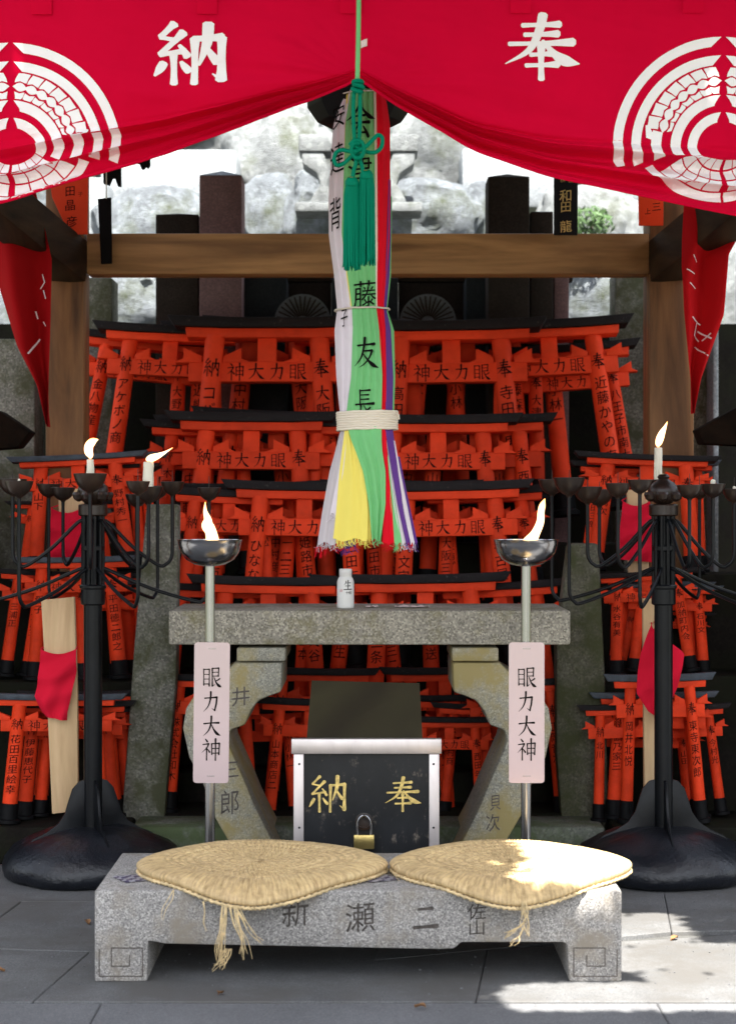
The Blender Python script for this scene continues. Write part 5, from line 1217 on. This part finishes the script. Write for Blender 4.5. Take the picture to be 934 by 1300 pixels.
for (x, y, d, rad, lb) in ((748, 285, 9.3, (.12, .12, .09), 'small dark green shrub on the rocks right of the name plaque'), (5, 535, 8.6, (.22, .2, .25), 'green shrub seen at the far left edge'), (935, 500, 8.6, (.2, .2, .3), 'green shrub seen at the far right edge'), (600, 150, 10.9, (.4, .2, .15), 'green foliage high on the bank behind the curtain hem')):
    t = thing('shrub', lb, 'shrub', at(x, y, d)); b = B(); leafset(b, 420, (0, 0, 0), rad, .022); stuff(obj('foliage', b, 'leaf', t, smooth=0))
    b = B(); b.tube([(0, 0, -rad[2]*1.4), (.01, 0, 0)], .008, 6); obj('stem', b, 'bark', t)
# ------------------------------------------------------------------ unseen tree added above and behind the camera to shade the forecourt
tr = thing('added_shade_tree', 'unseen leafy tree added over the forecourt to shade the shrine front', 'tree', (2.9, .6, 0))
b = B(); b.tube(catmull([(0, 0, -.05), (.05, 0, 1.5), (-.05, .1, 3.2), (-.3, .3, 4.8), (-.6, .5, 6.0)], 6), [.26-.007*i for i in range(25)], 14); obj('trunk', b, 'bark', tr)
for k in range(11):
    a = rr.uniform(0, 2*pi); e = Vector((-2.6+cos(a)*rr.uniform(1.2, 3.2), .4+sin(a)*rr.uniform(.8, 2.2), rr.uniform(5.6, 6.9)))
    s = Vector((-.2, .2, 4.2+rr.uniform(-.4, .8)))
    pp = [s.lerp(e, q/20)+Vector(tr.location) for q in range(21)]
    if any(.0 < p.x-SUND.x/SUND.z*p.z < 2.0 and 4.2 < p.y-SUND.y/SUND.z*p.z < 5.7 for p in pp): continue
    b = B(); b.tube(catmull([s, s.lerp(e, .5)+Vector((0, 0, .3)), e], 5), [.08-.006*i for i in range(11)], 8); obj('branch', b, 'bark', tr)
slx, sly = SUND.x/SUND.z, SUND.y/SUND.z
def lit(gx, gy):
    """chosen ground spots kept sunlit by leaving out leaves along their sun rays"""
    wob = .035*noise.noise(Vector((gx*9, gy*9, 0)))+.02*noise.noise(Vector((gx*25, gy*25, 3)))
    if gx > .40+wob*2+(5.05-gy)*-.10 and gx < .86+wob and 4.77+wob < gy < 5.42: return True
    if gy > 4.41+wob*.3 and gy < 4.62+wob*.5 and gx > .27+wob*2+abs(gy-4.50)*1.2 and gx < 1.6: return True
    if gx > .70+wob and gx < 2.0 and 4.41 < gy < 5.12+wob*2-(gx-.70)*.25: return True
    return False
b = B(); n = 0; rl = random.Random(21)
def near(gx, gy, R_, k=8): return any(lit(gx+q*cos(w*2*pi/k), gy+q*sin(w*2*pi/k)) for q in R_ for w in range(k))
def addleaf(gx, gy, z, s):
    p = Vector((gx+slx*z, gy+sly*z, z))-Vector(tr.location)
    a = Vector((rl.uniform(-1, 1), rl.uniform(-1, 1), rl.uniform(-.4, .4))).normalized(); e = a.cross(Vector((rl.uniform(-.5, .5), rl.uniform(-.5, .5), 1))).normalized()
    i = len(b.v); b.v.extend([tuple(p-a*s), tuple(p+e*s*.5), tuple(p+a*s), tuple(p-e*s*.5)]); b.f.append((i, i+1, i+2, i+3))
while n < 22000:                             # high crown, leaves left out over the chosen sun patches
    gx, gy = rl.uniform(-2.4, 2.4), rl.uniform(2.6, 7.4); z = rl.uniform(5.2, 6.4); n += 1
    if 0 < gx < 2.1 and 4.1 < gy < 5.75 and (lit(gx, gy) or near(gx, gy, (.07, .14, .21))): continue
    addleaf(gx, gy, z, .09*rl.uniform(.7, 1.3))
for k in range(21000):                       # low leaves added to give the sun patches crisp edges
    gx, gy = rl.uniform(-.95, 2.2), rl.uniform(4.05, 5.8)
    if lit(gx, gy):
        if gx > .62 and rl.random() < .03 and noise.noise(Vector((gx*5, gy*5, 7))) > .12: addleaf(gx, gy, rl.uniform(2.9, 3.4), .022)
        continue
    if near(gx, gy, (.022,), 6): continue
    q = near(gx, gy, (.05,), 6)
    addleaf(gx, gy, rl.uniform(2.9, 3.4), .022 if q else .045*rl.uniform(.7, 1.2))
stuff(obj('crown', b, 'leaf', tr, smooth=0))
for k in range(7):
    e = Vector((-2.6+k*.25, 2.0+.1*k, 3.1)); s_ = Vector((-.25, .25, 4.3)); b = B()
    pp = [s_.lerp(e, q/20)+Vector(tr.location) for q in range(21)]
    if any(.1 < p.x-slx*p.z < 1.9 and 4.3 < p.y-sly*p.z < 5.6 for p in pp): continue
    b.tube(catmull([s_, s_.lerp(e, .5)+Vector((0, 0, .15)), e], 5), [.03-.0025*i for i in range(11)], 6); obj('twig', b, 'bark', tr)
